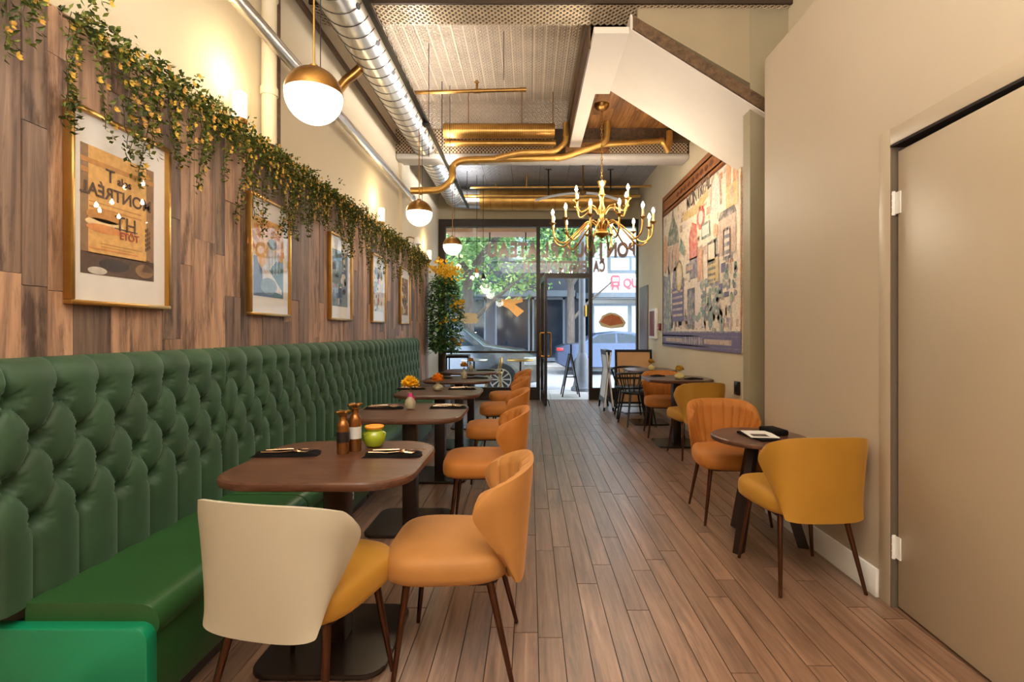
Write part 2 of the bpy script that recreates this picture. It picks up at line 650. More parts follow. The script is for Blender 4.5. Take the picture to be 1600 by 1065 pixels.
wl = struct('wall_left', MB().box(XL - .15, XL, -4.1, YF + .1, 0, HC + .1), PLASTER)
WB = XL + .022                                    # face of the wood boards
y = 0.55
bd_me = [MB().box(-.5, .5, -.5, .5, -.5, .5).mesh('board', m_, None) for m_ in (WALLW, WALLW2)]
while y < 8.35:
    wd = random.choice((.09, .1, .12, .13, .15, .17))
    z = 0.5
    while z < 2.40:
        L = random.uniform(0.5, 1.3)
        z1 = min(z + L, 2.42)
        if 2.42 - z1 < 0.15:
            z1 = 2.42
        dx = random.uniform(-.003, .003)
        g = 1 if random.random() < 0.36 else 0
        piece('board', bd_me[g], wl, (XL + .01 + dx / 2, y + wd / 2, (z + z1) / 2), (.024 + dx, wd - .0022, z1 - z - .002))
        z = z1
    y += wd
struct('trim_1', MB().box(XL, XL + .045, 6.62, 7.06, 2.43, HC), PLASTER)
struct('trim_2', MB().box(XL, XL + .035, 3.30, 3.42, 2.43, HC), BEAMW)

struct('wall_back', MB().box(XL - .1, XF + .1, -4.2, -4.1, 0, HC + .1), PLASTER)
# near right wall stops at 3.2 m; door opening in it
D0, D1, DH = 1.44, 2.36, 2.115
wr = MB().box(XN, XN + .14, -4.1, D0 - .005, 0, 3.2).box(XN, XN + .14, D0 - .005, D1 + .005, DH + .012, 3.2).box(XN, XN + .14, D1 + .005, 3.62, 0, 3.2)
wr.tube([(XN + .07, 3.62, 0), (XN + .07, 3.62, 3.2)], .07, 16)
struct('wall_right', wr, PLASTER_R, smooth=40)
struct('wall_right_far', MB().box(XF, XF + .15, -4.1, YF + .1, 0, HC + .1), PLASTER)
struct('trim_3', MB().box(1.72, XF, 4.0, 4.13, 0, HC), OLIVE)          # pilaster beyond the near wall
struct('baseboard_right', MB().rbox(XN - .015, XN + .003, D1 + .085, 3.6, 0, .135, .004), WHITE, smooth=35)
cs = MB().rbox(XN - .005, XN + .02, D1 + .004, D1 + .08, 0, DH + .09, .004).rbox(XN - .005, XN + .02, D0 - .08, D0 - .004, 0, DH + .09, .004)
cs.rbox(XN - .005, XN + .02, D0 - .004, D1 + .004, DH + .014, DH + .09, .004)
struct('trim_4', cs, DOORP, smooth=35)
struct('trim_8', MB().box(XN - .004, XN + .06, D0, D1 + .004, DH + .003, DH + .0135), GAP)  # dark strip painted in for the shade above the door leaf
struct('trim_10', MB().box(XN - .003, XN + .06, D1 - .002, D1 + .0035, 0, DH + .003), mat('door_gap_shade', rgb(104, 92, 78), .6, vary=.1))  # added strip, coloured like the shade in the hinge gap
struct('trim_6', MB().box(XN + .064, XN + .1, D0, D1, 0, DH + .012), MATS['door_gap_shade'])  # sheet behind the leaf in the same gap shade colour
dr = bpy.data.objects.new('door_1', None)
COL.objects.link(dr)
dr.location = (XN + .02, D1 - .006, 0)
dr.rotation_euler = (0, 0, R(-3.0))
dr['kind'] = 'structure'
MB().rbox(0, .042, -.905, -.008, .012, DH - .02, .003).build('door_leaf', DOORP, dr, 35)
for hz in (.28, 1.86):
    h = MB().tube([(-.012, .006, hz - .055), (-.012, .006, hz + .055)], .009, 10).box(-.006, .0, -.03, .004, hz - .05, hz + .05)
    for k in range(4):
        h.tube([(-.012, .006, hz - .05 + k * .03), (-.012, .006, hz - .045 + k * .03)], .0105, 10)
    h.build('hinge', WHITE, dr, 35, label='white painted butt hinge')

# ---- ceilings
ce = struct('ceiling', MB().box(XL - .1, XF + .1, -4.1, YF + .1, HC + .03, HC + .15), LATTB)
pn = MB().box(-.5, .5, -.5, .5, 0, 1).mesh('ceiling_panel', TINC, None)
for ix in range(4):
    for iy in range(4):
        piece('ceiling_panel', pn, ce, (XL + .29 + ix * .575, 4.22 + .3 + iy * .575, HC), (.572, .572, .03))
rb = MB()
xx = XL + .02
while xx < .5:
    rb.box(xx - .006, xx + .006, 4.2, 6.5, HC - .006, HC + .001)
    xx += .115
rb.build('seam_ridge', mat('ridge_tin', rgb(238, 220, 198), .4, .15, vary=.05), ce, None, kind='stuff')
struct('ceiling_rear', MB().box(XL, XF, -4.1, 3.95, HC - .02, HC + .03), PLASTER)


def lattice(name, parent, origin, U, V, lu, lv, cell=.052, bar=.0095, dep=.008):
    """diamond lattice of flat diagonal bars, clipped to the rectangle lu x lv"""
    mb = MB()
    U, V = Vector(U), Vector(V)
    N = U.cross(V)
    o = Vector(origin)
    n = int((lu + lv) / cell) + 1
    for s in (1, -1):
        for k in range(n + 1):
            c = k * cell
            if s == 1:                                   # u - v = c - lv
                u0 = max(0, c - lv)
                u1 = min(lu, c)
                p0, p1 = (u0, u0 - (c - lv)), (u1, u1 - (c - lv))
            else:
                u0 = max(0, c - lv)
                u1 = min(lu, c)
                p0, p1 = (u0, c - u0), (u1, c - u1)
            if u1 - u0 < .01:
                continue
            a = o + U * p0[0] + V * p0[1]
            b_ = o + U * p1[0] + V * p1[1]
            d = (b_ - a).normalized()
            q = d.cross(N) * bar / 2
            h = N * dep
            mb.add([a - q, a + q, b_ + q, b_ - q, a - q + h, a + q + h, b_ + q + h, b_ - q + h],
                   [(4, 5, 6, 7), (0, 1, 5, 4), (2, 3, 7, 6), (1, 2, 6, 5), (3, 0, 4, 7)])
    return mb.build(name, LATT, parent, None, kind='stuff')


b1 = struct('ceiling_beam', MB().box(XL, XF, 3.95, 4.22, 3.8, HC + .03).box(XL, XF, 3.93, 3.95, 3.79, 3.83, 0), LATTB)
lattice('lattice', b1, (XL, 4.22, 3.8), (1, 0, 0), (0, -1, 0), XF - XL, .27)
lattice('lattice', b1, (XL, 3.93, 3.83), (1, 0, 0), (0, 0, 1), XF - XL, .37)
b2 = struct('ceiling_beam.001', MB().box(XL, XF, 6.5, 6.72, 3.53, HC + .03), TINC)
MB().box(XL, XF, 6.492, 6.5, 3.53, 3.84).build('lattice_backing', LATTB, b2, None)
lattice('lattice', b2, (XL, 6.492, 3.53), (1, 0, 0), (0, 0, 1), 2.0, .3, cell=.045)
lattice('lattice', b2, (1.0, 6.492, 3.53), (1, 0, 0), (0, 0, 1), 1.0, .26, cell=.045)
MB().box(.45, 1.0, 6.475, 6.492, 3.53, 3.8).build('wood_facing', CEILW, b2, None)
MB().rbox(XL, XF, 6.47, 6.74, 3.45, 3.53, .03).build('plaster_casing', mat('grey_casing', rgb(186, 180, 174), .6, vary=.06), b2, 35)
cg = struct('ceiling_front', MB().box(XL, XF, 6.72, YF, 3.93, 4.0), LATTB)
pg = MB().box(-.5, .5, -.5, .5, 0, 1).mesh('tin_tile', TING, None)
for ix in range(8):
    for iy in range(6):
        piece('tin_tile', pg, cg, (XL + .24 + ix * .465, 6.98 + iy * .48, 3.9), (.458, .472, .03))
# dropped white box and stair soffit
HW = 3.6
bx = struct('ceiling_bulkhead', MB().box(.5, .64, 4.0, 6.5, HW, HW + .05).box(.64, .78, 4.0, 5.02, HW, HW + .05), SOFFIT)
MB().box(.485, .5, 4.22, 6.5, HW + .0, HW + .22).build('side_board', BEAMW, bx, None)
MB().box(.47, .5, 4.22, 6.5, HW + .235, HW + .4).build('side_board', BEAMW, bx, None)
MB().box(.49, .52, 4.22, 6.5, HW + .4, HC).build('side_board', OLIVE, bx, None)
# sloped soffit under the stair: runs down towards the right
sf = MB()
A, B = (.775, 3.95, HW), (.775, 4.95, HW)
C_, D_ = (2.02, 4.95, 2.82), (2.02, 3.95, 2.82)
t_ = .12
sf.add([A, B, C_, D_] + [(p[0], p[1], p[2] + t_) for p in (A, B, C_, D_)],
       [(0, 1, 2, 3), (7, 6, 5, 4), (0, 3, 7, 4), (1, 5, 6, 2), (0, 4, 5, 1), (3, 2, 6, 7)])
so = struct('ceiling_stair', sf, SOFFIT)
st = MB()
st.add([(.79, 3.93, HW + .0), (2.02, 3.93, 2.83), (2.02, 3.93, 2.93), (.79, 3.93, HW + .1), (.79, 3.96, HW + .0), (2.02, 3.96, 2.83), (2.02, 3.96, 2.93), (.79, 3.96, HW + .1)],
       [(0, 1, 2, 3), (3, 2, 6, 7), (0, 4, 5, 1), (4, 7, 6, 5)])
st.build('stringer', BEAMW, so, None)
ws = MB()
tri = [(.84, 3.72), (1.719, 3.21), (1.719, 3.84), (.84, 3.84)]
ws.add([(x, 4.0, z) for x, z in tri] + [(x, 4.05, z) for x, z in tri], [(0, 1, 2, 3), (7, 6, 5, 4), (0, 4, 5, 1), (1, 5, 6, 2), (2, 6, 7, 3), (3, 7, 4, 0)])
struct('wall_stair', ws, mat('stair_paint_shaded', rgb(160, 144, 116), .65, vary=.06, vscale=3))  # paint darkened to carry the shade lying on this wall
# wood plank ceiling over the chandelier
wc = struct('ceiling_wood', MB().box(.6, XF, 4.95, 6.5, 3.83, 3.86), LATTB)
bm_ = MB().box(-.5, .5, -.5, .5, 0, 1).mesh('ceiling_board', CEILW, None)
for k in range(12):
    for (a, b_) in ((4.9, 5.55 + (k * 37 % 10) * .06), (5.55 + (k * 37 % 10) * .06, 6.5)):
        piece('ceiling_board', bm_, wc, (.66 + k * .12, (a + b_) / 2, 3.8 - (k % 3) * .002), (.117, b_ - a - .003, .03))
struct('trim_5', MB().box(.64, XF, 6.36, 6.5, 3.66, 3.8), BEAMW)

# ================================================================== STOREFRONT
fr = MB()
W0, W1, W2, W3 = XL, .12, 1.10, XF
fr.box(XL, -1.575, 9.52, 9.64, 0, 3.22).box(XL, XF, 9.52, 9.64, 3.22, 3.36)
fr.box(.12, .19, 9.53, 9.64, 0, 3.22).box(1.10, 1.165, 9.53, 9.64, 0, 3.22).box(1.99, XF, 9.53, 9.64, 0, 3.22)
fr.box(.19, 1.10, 9.53, 9.64, 2.27, 2.36)
fr.box(-1.575, .12, 9.54, 9.63, .0, .2).box(1.165, 1.99, 9.54, 9.63, 0, .22)
fr.box(-1.575, .12, 9.55, 9.62, .87, .91)
fr.box(-1.575, .12, 9.55, 9.62, .2, .23)
sfm = struct('window_1', fr, BLACKF)
ab = MB().box(-1.6, .12, 9.72, 9.74, 2.98, 2.99)
for xb in (-.77, -.08):
    ab.box(xb - .012, xb + .012, 9.8, 9.83, 2.82, 3.17)
struct('trim_9', ab, BLACK)
struct('trim_7', MB().box(-1.6, .12, 9.75, 10.3, 3.17, 3.24), mat('awning_tan', rgb(214, 166, 134), .6, vary=.08))
struct('wall_front', MB().box(XL - .1, XF + .1, 9.5, 9.7, 3.36, HC + .1), OLIVE)
for (a, b_, c, d) in ((-1.575, .12, .91, 3.22), (-1.575, .12, .23, .87), (.19, 1.10, 2.36, 3.22), (1.165, 1.99, .22, 3.22)):
    MB().box(a, b_, 9.58, 9.588, c, d).build('pane', PANE, sfm, None)
GLET = mat('window_lettering', rgb(196, 166, 162), 0.7, vary=0.15)
row = 'BONJOUR PLATEAU'
gx = {'B': 987, 'O': 973, 'N': 956, 'J': 939, 'O2': 921.5, 'U': 905, 'R': 886, 'P': 867, 'L': 852.5, 'A': 832, 'T': 816.5, 'E': 803, 'A2': 787, 'U2': 769.5}
for ch, xp in gx.items():
    p = px(xp, 391.5, 9.6)
    text('lettering', ch[0], .37, GLET, sfm, (p.x, 9.592, p.z), (R(90), 0, R(180)), .0015, .018, sx=.70)
for ch, xp in zip('CAFE', (941, 931.5, 922, 914)):
    p = px(xp, 417, 9.6)
    text('lettering', ch, .27, GLET, sfm, (p.x, 9.592, p.z), (R(90), 0, R(180)), .0015, .014, sx=.56)
for ch, xp in zip('RESTOBRE', (906, 899, 892, 885, 877, 867, 857, 848.5)):
    p = px(xp, 417, 9.6)
    text('lettering', ch, .27, GLET, sfm, (p.x, 9.592, p.z), (R(90), 0, R(180)), .0015, .014, sx=.56)
for ch, xp in zip('TH', (834, 823)):
    p = px(xp, 417, 9.6)
    text('lettering', ch, .27, GLET, sfm, (p.x, 9.592, p.z), (R(90), 0, R(180)), .0015, .014, sx=.62)
# window stickers: a filled loaf and an arrow-ended loaf
STK = mat('sticker_orange', rgb(222, 130, 86), 0.6, vary=0.2, vscale=20)
STW = mat('sticker_cream', rgb(244, 226, 188), 0.6, vary=0.06)


def sticker(name, label, pts, m, yo=9.578, inner=None):
    def ring(pp):
        return [(q.x, q.z) for q in (px(a, b_, 9.58) for a, b_ in pp)]
    mb = MB()
    o_ = ring(pts)
    mb.M = Matrix(((1, 0, 0, 0), (0, 0, -1, yo), (0, 1, 0, 0), (0, 0, 0, 1)))
    mb.slab(o_[::-1], 0, .002)
    t = mb.build(name, m, None, None)
    if inner:
        mb2 = MB()
        mb2.M = mb.M
        mb2.slab(ring(inner)[::-1], .002, .004)
        mb2.build('crust', STK, t, None)
    return tag(t, label, 'sticker')


sticker('window_sticker', 'pale cream sticker with orange bread loaf on right window pane',
        [(935, 503), (941, 493), (952, 488), (962, 489), (972, 495), (978, 504), (974, 511), (955, 513), (940, 510)], STW,
        inner=[(938, 503), (945, 494), (956, 491), (968, 495), (974, 505), (954, 509)])
sticker('window_sticker', 'plain cream arrow-ended sticker on left window pane beside potted tree',
        [(714, 497), (721, 484), (728, 489), (743, 489), (747, 493), (745, 496), (748, 500), (744, 505), (722, 505)], STW)
# entrance door: open into the room, nearly edge on
ed = bpy.data.objects.new('door_2', None)
COL.objects.link(ed)
ed.location = (.215, 9.53, 0)
ed.rotation_euler = (0, 0, R(-86.5))
ed['kind'] = 'structure'
d = MB().box(0, .07, -.02, .025, .015, 2.25).box(.78, .86, -.02, .025, .015, 2.25).box(.07, .78, -.02, .025, .015, .2).box(.07, .78, -.02, .025, 2.15, 2.25)
d.build('door_frame', BLACKF, ed, None)
MB().box(.07, .78, 0, .006, .2, 2.15).build('pane', PANE, ed, None)
MB().tube(bent([(.81, .025, 1.25), (.81, .085, 1.25), (.81, .085, .85), (.81, .025, .85)], .03), .019, 10).build('door_handle', BRASSD, ed, label='aged brass pull handle')
MB().tube(bent([(.81, -.02, 1.25), (.81, -.085, 1.25), (.81, -.085, .85), (.81, -.02, .85)], .03), .019, 10).build('door_handle', BRASSD, ed, label='aged brass pull handle')
MB().tube(bent([(.8, .02, .12), (.8, .05, .1), (.8, .07, .0)], .02), .008, 6).build('door_stop', BLACK, ed)

# ================================================================== BANQUETTE
S_ = 1.2 / 7


def tuft(u, h, off, L, end0, end1):
    """depth of the upholstery at u metres along, height h"""
    a = u / S_ - off
    b_ = (1.055 - h) / .1315
    if b_ < 0:
        pil = abs(math.sin(PI * a))
    elif b_ > 3:
        pil = abs(math.cos(PI * a))
    else:
        pil = math.sqrt(abs(math.sin(PI * (a + b_ / 2)) * math.sin(PI * (a - b_ / 2))))
    dd = .044 * (pil ** .46)
    if -0.4 < b_ < 3.4:
        r_ = min(3, max(0, round(b_)))
        ph = 0 if r_ % 2 == 0 else .5
        da = (a - ph) - round(a - ph)
        q = (da * S_) ** 2 + ((b_ - r_) * .1315) ** 2
        th = math.atan2((b_ - r_) * .1315, da * S_)
        dd -= .042 * math.exp(-q / .0007)
        dd += .0046 * math.sin(11 * th + r_ * 2 + round(a) * 1.3) * math.exp(-((math.sqrt(q) - .032) / .016) ** 2)
    k = 1.0
    if h > 1.10:
        k = math.sqrt(max(0, 1 - ((h - 1.10) / .082) ** 2))
        dd = dd * (.35 + .65 * k) - .05 * (1 - k)
    e = min(u, L - u)
    if e < .03:
        dd -= .035 * (1 - math.sqrt(max(0, 1 - (1 - e / .03) ** 2)))
    return dd


secs = [(1.53, 2.70), (2.70, 3.89), (3.89, 5.08), (5.08, 6.27), (6.27, 7.42)]
who = ['nearest green tufted banquette section beside cream-backed chair', 'second green tufted banquette section, between walnut tables one and two from the front',
       'middle green tufted banquette section behind the yellow flower vase', 'fourth green tufted banquette section from the front, beside orange flower table',
       'farthest green tufted banquette section, ending at the potted tree']
for i, (y0, y1) in enumerate(secs):
    L = y1 - y0
    rt = thing('banquette', who[i], 'banquette', (0, y0, 0), 0, 'tufted green banquette sections')
    g = .004
    nu, nv = 7 * 26, 92
    bk = MB()
    X0 = -1.632
    bk.grid(lambda u, v: (X0 + tuft(u * L, .40 + v * .785, .3, L, 0, 0), g + u * (L - 2 * g), .40 + v * .785), nu, nv)
    # sides, top and back close the pad
    bk.box(-1.676, X0 - .012, g, L - g, .40, 1.155)
    bk.grid(lambda u, v: (X0 - .05 - v * .0 + 0, g + u * (L - 2 * g), 1.185 - v * .03), 4, 1)
    bk.build('backrest', VELVET, rt, 60)
    s0 = .09 if i == 0 else .004
    # seat cushion with a round front edge
    prof = [(-1.60, .31), (-1.20, .31)] + [(-1.20 + .03 * math.sin(R(a)), .34 - .03 * math.cos(R(a))) for a in (30, 60, 90)] + \
        [(-1.235 + .065 * math.cos(R(a)), .355 + .055 * math.sin(R(a))) for a in (0, 20, 40, 60, 80, 90)] + [(-1.40, .414), (-1.60, .412)]
    st_ = MB()
    n = len(prof)
    ys = [(s0, .012), (s0 + .006, .004), (s0 + .016, 0), (L - .02, 0), (L - .01, .004), (L - .004, .012)]
    vs = []
    cxp, czp = -1.40, .365
    for (yy, ins) in ys:
        for (a, z) in prof:
            k = 1 - ins * 2.2
            vs.append((cxp + (a - cxp) * (1 - ins), yy, czp + (z - czp) * k))
    fs = [tuple(range(n))[::-1], tuple((len(ys) - 1) * n + k for k in range(n))]
    for j in range(len(ys) - 1):
        for k in range(n):
            k2 = (k + 1) % n
            fs.append((j * n + k2, j * n + k, (j + 1) * n + k, (j + 1) * n + k2))
    st_.add(vs, [f[::-1] for f in fs])
    st_.build('seat', LEATHER, rt, 40)
    MB().rbox(-1.67, -1.195, s0 + .01, L - .004, .07, .335, .012).build('base', LEATHER, rt, 35)
    MB().box(-1.66, -1.235, s0 + .01, L - .004, .0, .08).build('plinth', DARKW, rt, None)
    if i == 0:
        out = [(-1.69, .0), (-1.18, .0), (-1.18, .30)] + [(-1.225 + .045 * math.cos(R(a)), .31 + .045 * math.sin(R(a))) for a in (15, 30, 45, 60, 75, 90)] + [(-1.69, .355)]
        ep = MB()
        ep.M = Matrix(((1, 0, 0, 0), (0, 0, 1, .045), (0, 1, 0, 0), (0, 0, 0, 1)))
        ep.slab(out, 0, .05, .008)
        ep.build('end_panel', TEAL, rt, 35, label='bright teal green end panel')
# wall outlet in the base of the second section
ou = thing('wall_outlet', 'white double outlet on the banquette base below the second table', 'outlet', (-1.193, 3.42, .2))
MB().rbox(0, .006, -.036, .036, -.058, .058, .003).build('cover_plate', WHITE, ou)
for z in (-.024, .024):
    MB().box(.006, .0075, -.012, -.008, z - .007, z + .007).box(.006, .0075, .008, .012, z - .007, z + .007).build('socket', BLACK, ou, None)

# ================================================================== CHAIRS
def back_xy(s, t, off):
    a = s * PI / 2
    wv = .2 + .062 * t - off - (.017 * ((t - .78) / .22) ** 2 if t > .78 else 0)
    fy = .05 + .19 * t ** .8 - off * .3
    if t > .7:
        fy -= .034 * ((t - .7) / .3) ** 2
    sx = math.copysign(abs(math.sin(a)) ** .78, a)
    cy = abs(math.cos(a)) ** .62
    x = wv * sx
    y = -.255 - .035 * t + off + fy * (1 - cy)
    return x, y


def back_z(s, t):
    q = abs(s)
    top = .775 - .07 * q ** 2.6 - .042 * (1 - math.sqrt(max(0, 1 - max(0, (q - .86) / .14) ** 2)))
    bot = .362 + .02 * q ** 2 + .06 * max(0, (q - .8) / .2) ** 2
    return bot + (top - bot) * t


def make_chair(label, seat_m, out_m, group):
    rt = thing('dining_chair', label, 'chair', group=group)
    NU, NV = 56, 18

    def outer(u, v):
        s = (u * 2 - 1)
        x, y = back_xy(s, v, 0)
        return (x, y, back_z(s, v))

    def inner1(u, v):
        s = (u * 2 - 1) * .995
        x, y = back_xy(s, v, .012)
        return (x, y, back_z(s, v))
    o = MB().grid(outer, NU, NV, flip=False).grid(inner1, NU, NV, flip=True)
    n1 = (NU + 1) * (NV + 1)
    rim = [j * (NU + 1) for j in range(NV + 1)]
    for j in range(NV):
        a, b_ = j * (NU + 1), (j + 1) * (NU + 1)
        o.f += [(a, b_, b_ + n1, a + n1), (a + NU, a + NU + n1, b_ + NU + n1, b_ + NU)]
        o.m += [0, 0]
    for i in range(NU):
        o.f += [(i, i + n1, i + 1 + n1, i + 1), (NV * (NU + 1) + i, NV * (NU + 1) + i + 1, NV * (NU + 1) + i + 1 + n1, NV * (NU + 1) + i + n1)]
        o.m += [0, 0]
    o.build('back_shell', out_m, rt, 50, label='smooth outer back' if out_m is seat_m else 'cream outer back')

    def pad(u, v):
        s = (u * 2 - 1) * .985
        fl = abs(math.sin(PI * u * 11)) ** .35
        edge = min(1, (1 - v) / .1, min(u, 1 - u) / .045)
        th = .012 + (.026 + .008 * fl) * math.sqrt(max(0, edge * (2 - edge)))
        x, y = back_xy(s, .0 + v, th)
        return (x, y, back_z(s, v) + .006 * math.sqrt(max(0, edge)) * (1 if v > .9 else 0))
    MB().grid(pad, 132, 14, flip=True).build('back_pad', seat_m, rt, 70)
    # seat cushion
    pts = []
    for k in range(40):
        a = 2 * PI * k / 40
        ca, sa = math.cos(a), math.sin(a)
        x = .238 * math.copysign(abs(ca) ** .55, ca)
        yy = .235 * math.copysign(abs(sa) ** .55, sa)
        x *= 1 + .06 * (yy / .235)
        pts.append((x, yy + .03))
    prof = [(.93, .375), (.985, .385), (1.0, .405), (1.0, .43), (.985, .452), (.94, .468), (.80, .478), (.5, .484), (0.02, .486)]
    vs, fs = [], []
    for (k, z) in prof:
        vs += [(x * k, .03 + (yy - .03) * k, z) for (x, yy) in pts]
    n = len(pts)
    for j in range(len(prof) - 1):
        for k in range(n):
            k2 = (k + 1) % n
            fs.append((j * n + k, j * n + k2, (j + 1) * n + k2, (j + 1) * n + k))
    fs += [tuple(range(n))[::-1], tuple((len(prof) - 1) * n + k for k in range(n))]
    MB().add(vs, fs).build('seat', seat_m, rt, 45)
    MB().slab(rrect(.36, .36, .05, 4, 0, .02), .358, .378).build('seat_frame', DARKW, rt, None)
    for (sx, sy) in ((1, 1), (-1, 1), (1, -1), (-1, -1)):
        top = (sx * .165, .02 + sy * .15, .365)
        bot = (sx * .212, .0 + sy * .212 + (.0 if sy > 0 else -.005), .004)
        MB().tube([bot, (bot[0], bot[1], bot[2] + .001), top], [.0075, .0085, .0145], 12).build('leg', BRONZE, rt, 40)
    return rt


g1 = 'amber chairs facing the banquette tables'
c1 = make_chair('tan scalloped chair beside cream-backed chair, nearest of the aisle row', TAN, TAN, g1)
c1.location = (-.275, 2.02, 0)
c1.rotation_euler = (0, 0, R(90))
c2 = make_chair('amber scalloped chair at the second banquette table with yellow flower', AMBER, AMBER, g1)
c2.location = (-.29, 3.34, 0)
c2.rotation_euler = (0, 0, R(92))
dup(c2, 'amber scalloped chair at third banquette table, facing the round orange flower vase', (-.29, 4.47, 0), 94)
dup(c2, 'small amber chair back at the fourth banquette table from the front', (-.29, 5.66, 0), 93)
dup(c2, 'farthest amber chair of the aisle row, nearest to the open door', (-.27, 6.72, 0), 97)
cw = make_chair('cream-backed chair with yellow seat at the end of the nearest table', MUST, CREAM, 'foreground chairs')
cw.location = (-.765, 1.75, 0)
cw.rotation_euler = (0, 0, R(-12))
r1 = make_chair('mustard chair seen from behind at the small round table', MUST, MUST, 'amber chairs along the right wall')
r1.location = (1.395, 2.67, 0)
r1.rotation_euler = (0, 0, R(3))
g2 = 'amber chairs along the right wall'
dup(c2, 'amber chair with fluted back facing forward behind small round table', (1.37, 3.54, 0), 176, g2)
dup(r1, 'amber chair seen from behind at the angular table under the mural', (1.69, 5.25, 0), 4, g2)
dup(c2, 'amber chair with fluted back facing forward at angular table under the mural', (1.64, 6.28, 0), 174, g2)

# ================================================================== TABLES
def make_table(label):
    rt = thing('dining_table', label, 'table', group='walnut tables along the banquette')
    MB().slab(rrect(.725, .70, .17, 9), .716, .748, .012).build('table_top', TABLEW, rt, 22)
    MB().rbox(-.045, .045, -.05, .05, .018, .70, .008).build('column', DARKW, rt, 35)
    MB().rbox(-.15, .15, -.15, .15, .70, .716, .004).build('mounting_plate', BLACK, rt, 35)
    MB().slab(rrect(.50, .50, .08, 5), .0, .02, .006).build('base_plate', BASEP, rt, 22)
    return rt


TX = -.79
TY = [2.11, 3.39, 4.52, 5.72, 6.86]
tl = ['nearest walnut table with two pepper mills and green pot', 'second walnut table holding the yellow flower in a bulb vase', 'third walnut table holding the orange flower in a round vase',
      'fourth walnut table from the front along the banquette', 'farthest walnut table of the banquette row, near window']
t0 = make_table(tl[0])
t0.location = (TX, TY[0], 0)
for k in range(1, 5):
    dup(t0, tl[k], (TX, TY[k], 0))
TT = .748
# small round table with splayed legs
rtb = thing('round_table', 'small low round walnut table with splayed wooden legs', 'table', (1.385, 3.1, 0))
MB().slab([(.275 * math.cos(2 * PI * k / 40), .275 * math.sin(2 * PI * k / 40)) for k in range(40)], .612, .642, .01).build('table_top', TABLEW, rtb, 22)
for k in range(3):
    a = R(100 + 120 * k)
    p0, p1 = Vector((.06 * math.cos(a), .06 * math.sin(a), .61)), Vector((.24 * math.cos(a), .24 * math.sin(a), .0))
    q = Vector((-math.sin(a), math.cos(a), 0)) * .022
    e = Vector((math.cos(a), math.sin(a), 0)) * .03
    MB().add([p1 - q - e, p1 + q - e, p1 + q + e, p1 - q + e, p0 - q - e, p0 + q - e, p0 + q + e, p0 - q + e],
             [(3, 2, 1, 0), (4, 5, 6, 7), (0, 1, 5, 4), (1, 2, 6, 5), (2, 3, 7, 6), (3, 0, 4, 7)]).build('leg', DARKW, rtb, None)
MB().lathe([(.07, .585), (.075, .6), (.075, .612)], 20).build('hub', DARKW, rtb)


def wall_table(label, loc, wx, wy, cut):
    rt = thing('wall_table', label, 'table', loc)
    o = []
    for (sx, sy) in ((1, 1), (-1, 1), (-1, -1), (1, -1)):
        a, b_ = (sx * wx / 2, sy * (wy / 2 - cut)), (sx * (wx / 2 - cut), sy * wy / 2)
        o += [a, b_] if sx * sy > 0 else [b_, a]
    MB().slab(o, .716, .748, .008).build('table_top', TABLEW, rt, 22)
    MB().rbox(-.045, .045, -.05, .05, .018, .716, .008).build('column', DARKW, rt, 35)
    MB().slab(rrect(.48, .46, .05, 3), 0, .02, .006).build('base_plate', BASEP, rt, 22)
    return rt


wall_table('angular walnut table with cut corners against the mural wall', (1.655, 5.8, 0), .70, .72, .15)
wall_table('far walnut table beside spindle chairs and tan menu board', (1.66, 7.15, 0), .66, .66, .12)


def spindle_chair(label, loc, rz):
    rt = thing('spindle_chair', label, 'chair', loc, rz, 'black spindle chairs')
    MB().slab([(.215 * math.cos(2 * PI * k / 28), .21 * math.sin(2 * PI * k / 28)) for k in range(28)], .43, .462, .01).build('seat', BLACK, rt, 40)
    bow = [(.265 * math.cos(R(a)), -.02 + .265 * math.sin(R(a)), .70 + .03 * max(0, -math.sin(R(a)))) for a in range(170, 375, 8)]
    MB().tube(bow, .017, 8).build('arm_rail', BLACK, rt)
    for a in range(180, 361, 20):
        ca, sa = math.cos(R(a)), math.sin(R(a))
        MB().tube([(.185 * ca, .18 * sa, .455), (.262 * ca, -.02 + .262 * sa, .70)], .008, 6).build('spindle', BLACK, rt)
    for (sx, sy) in ((1, 1), (-1, 1), (1, -1), (-1, -1)):
        MB().tube([(sx * .2, sy * .2, 0), (sx * .135, sy * .135, .44)], [.011, .016], 8).build('leg', BLACK, rt)
    st = MB()
    for (sx) in (1, -1):
        st.tube([(sx * .175, -.175, .16), (sx * .175, .175, .16)], .008, 6)
    st.tube([(-.175, 0, .16), (.175, 0, .16)], .008, 6).build('stretcher', BLACK, rt)
    return rt


spindle_chair('black round-backed spindle chair on far side of the far right table', (1.48, 7.62, 0), 176)
spindle_chair('black round-backed spindle chair on near side of the far right table', (1.46, 7.0, 0), 8)

# ---- A-frame sign and framed menu board by the entrance
af = thing('sandwich_board', 'narrow white a-frame sign standing edge-on beside the entrance door', 'sign', (1.26, 8.2, 0), 0)
for s in (1, -1):
    fb = MB()
    fb.M = Matrix.Translation((s * .075, 0, 0)) @ Matrix.Rotation(R(-s * 6.5), 4, 'Y')
    fb.box(-.014, .014, -.02, .02, 0, .98).box(-.014, .014, .55, .59, 0, .98).box(-.014, .014, .02, .55, .9, .98).box(-.014, .014, .02, .55, .12, .2)
    f = fb.build('board_frame', BLACK, af, None)
    f2 = MB()
    f2.M = fb.M
    f2.box(-.009, .009, .02, .55, .2, .9).build('board_face', WHITE, f, None)
    f3 = MB()
    f3.M = fb.M
    f3.box(-.012, .012, -.0235, -.02, .06, .95).build('edge_strip', WHITE, f, None, label='white edge strip')
TANP = mat('tan_panel', rgb(206, 160, 112), 0.6, vary=0.1, vscale=3)
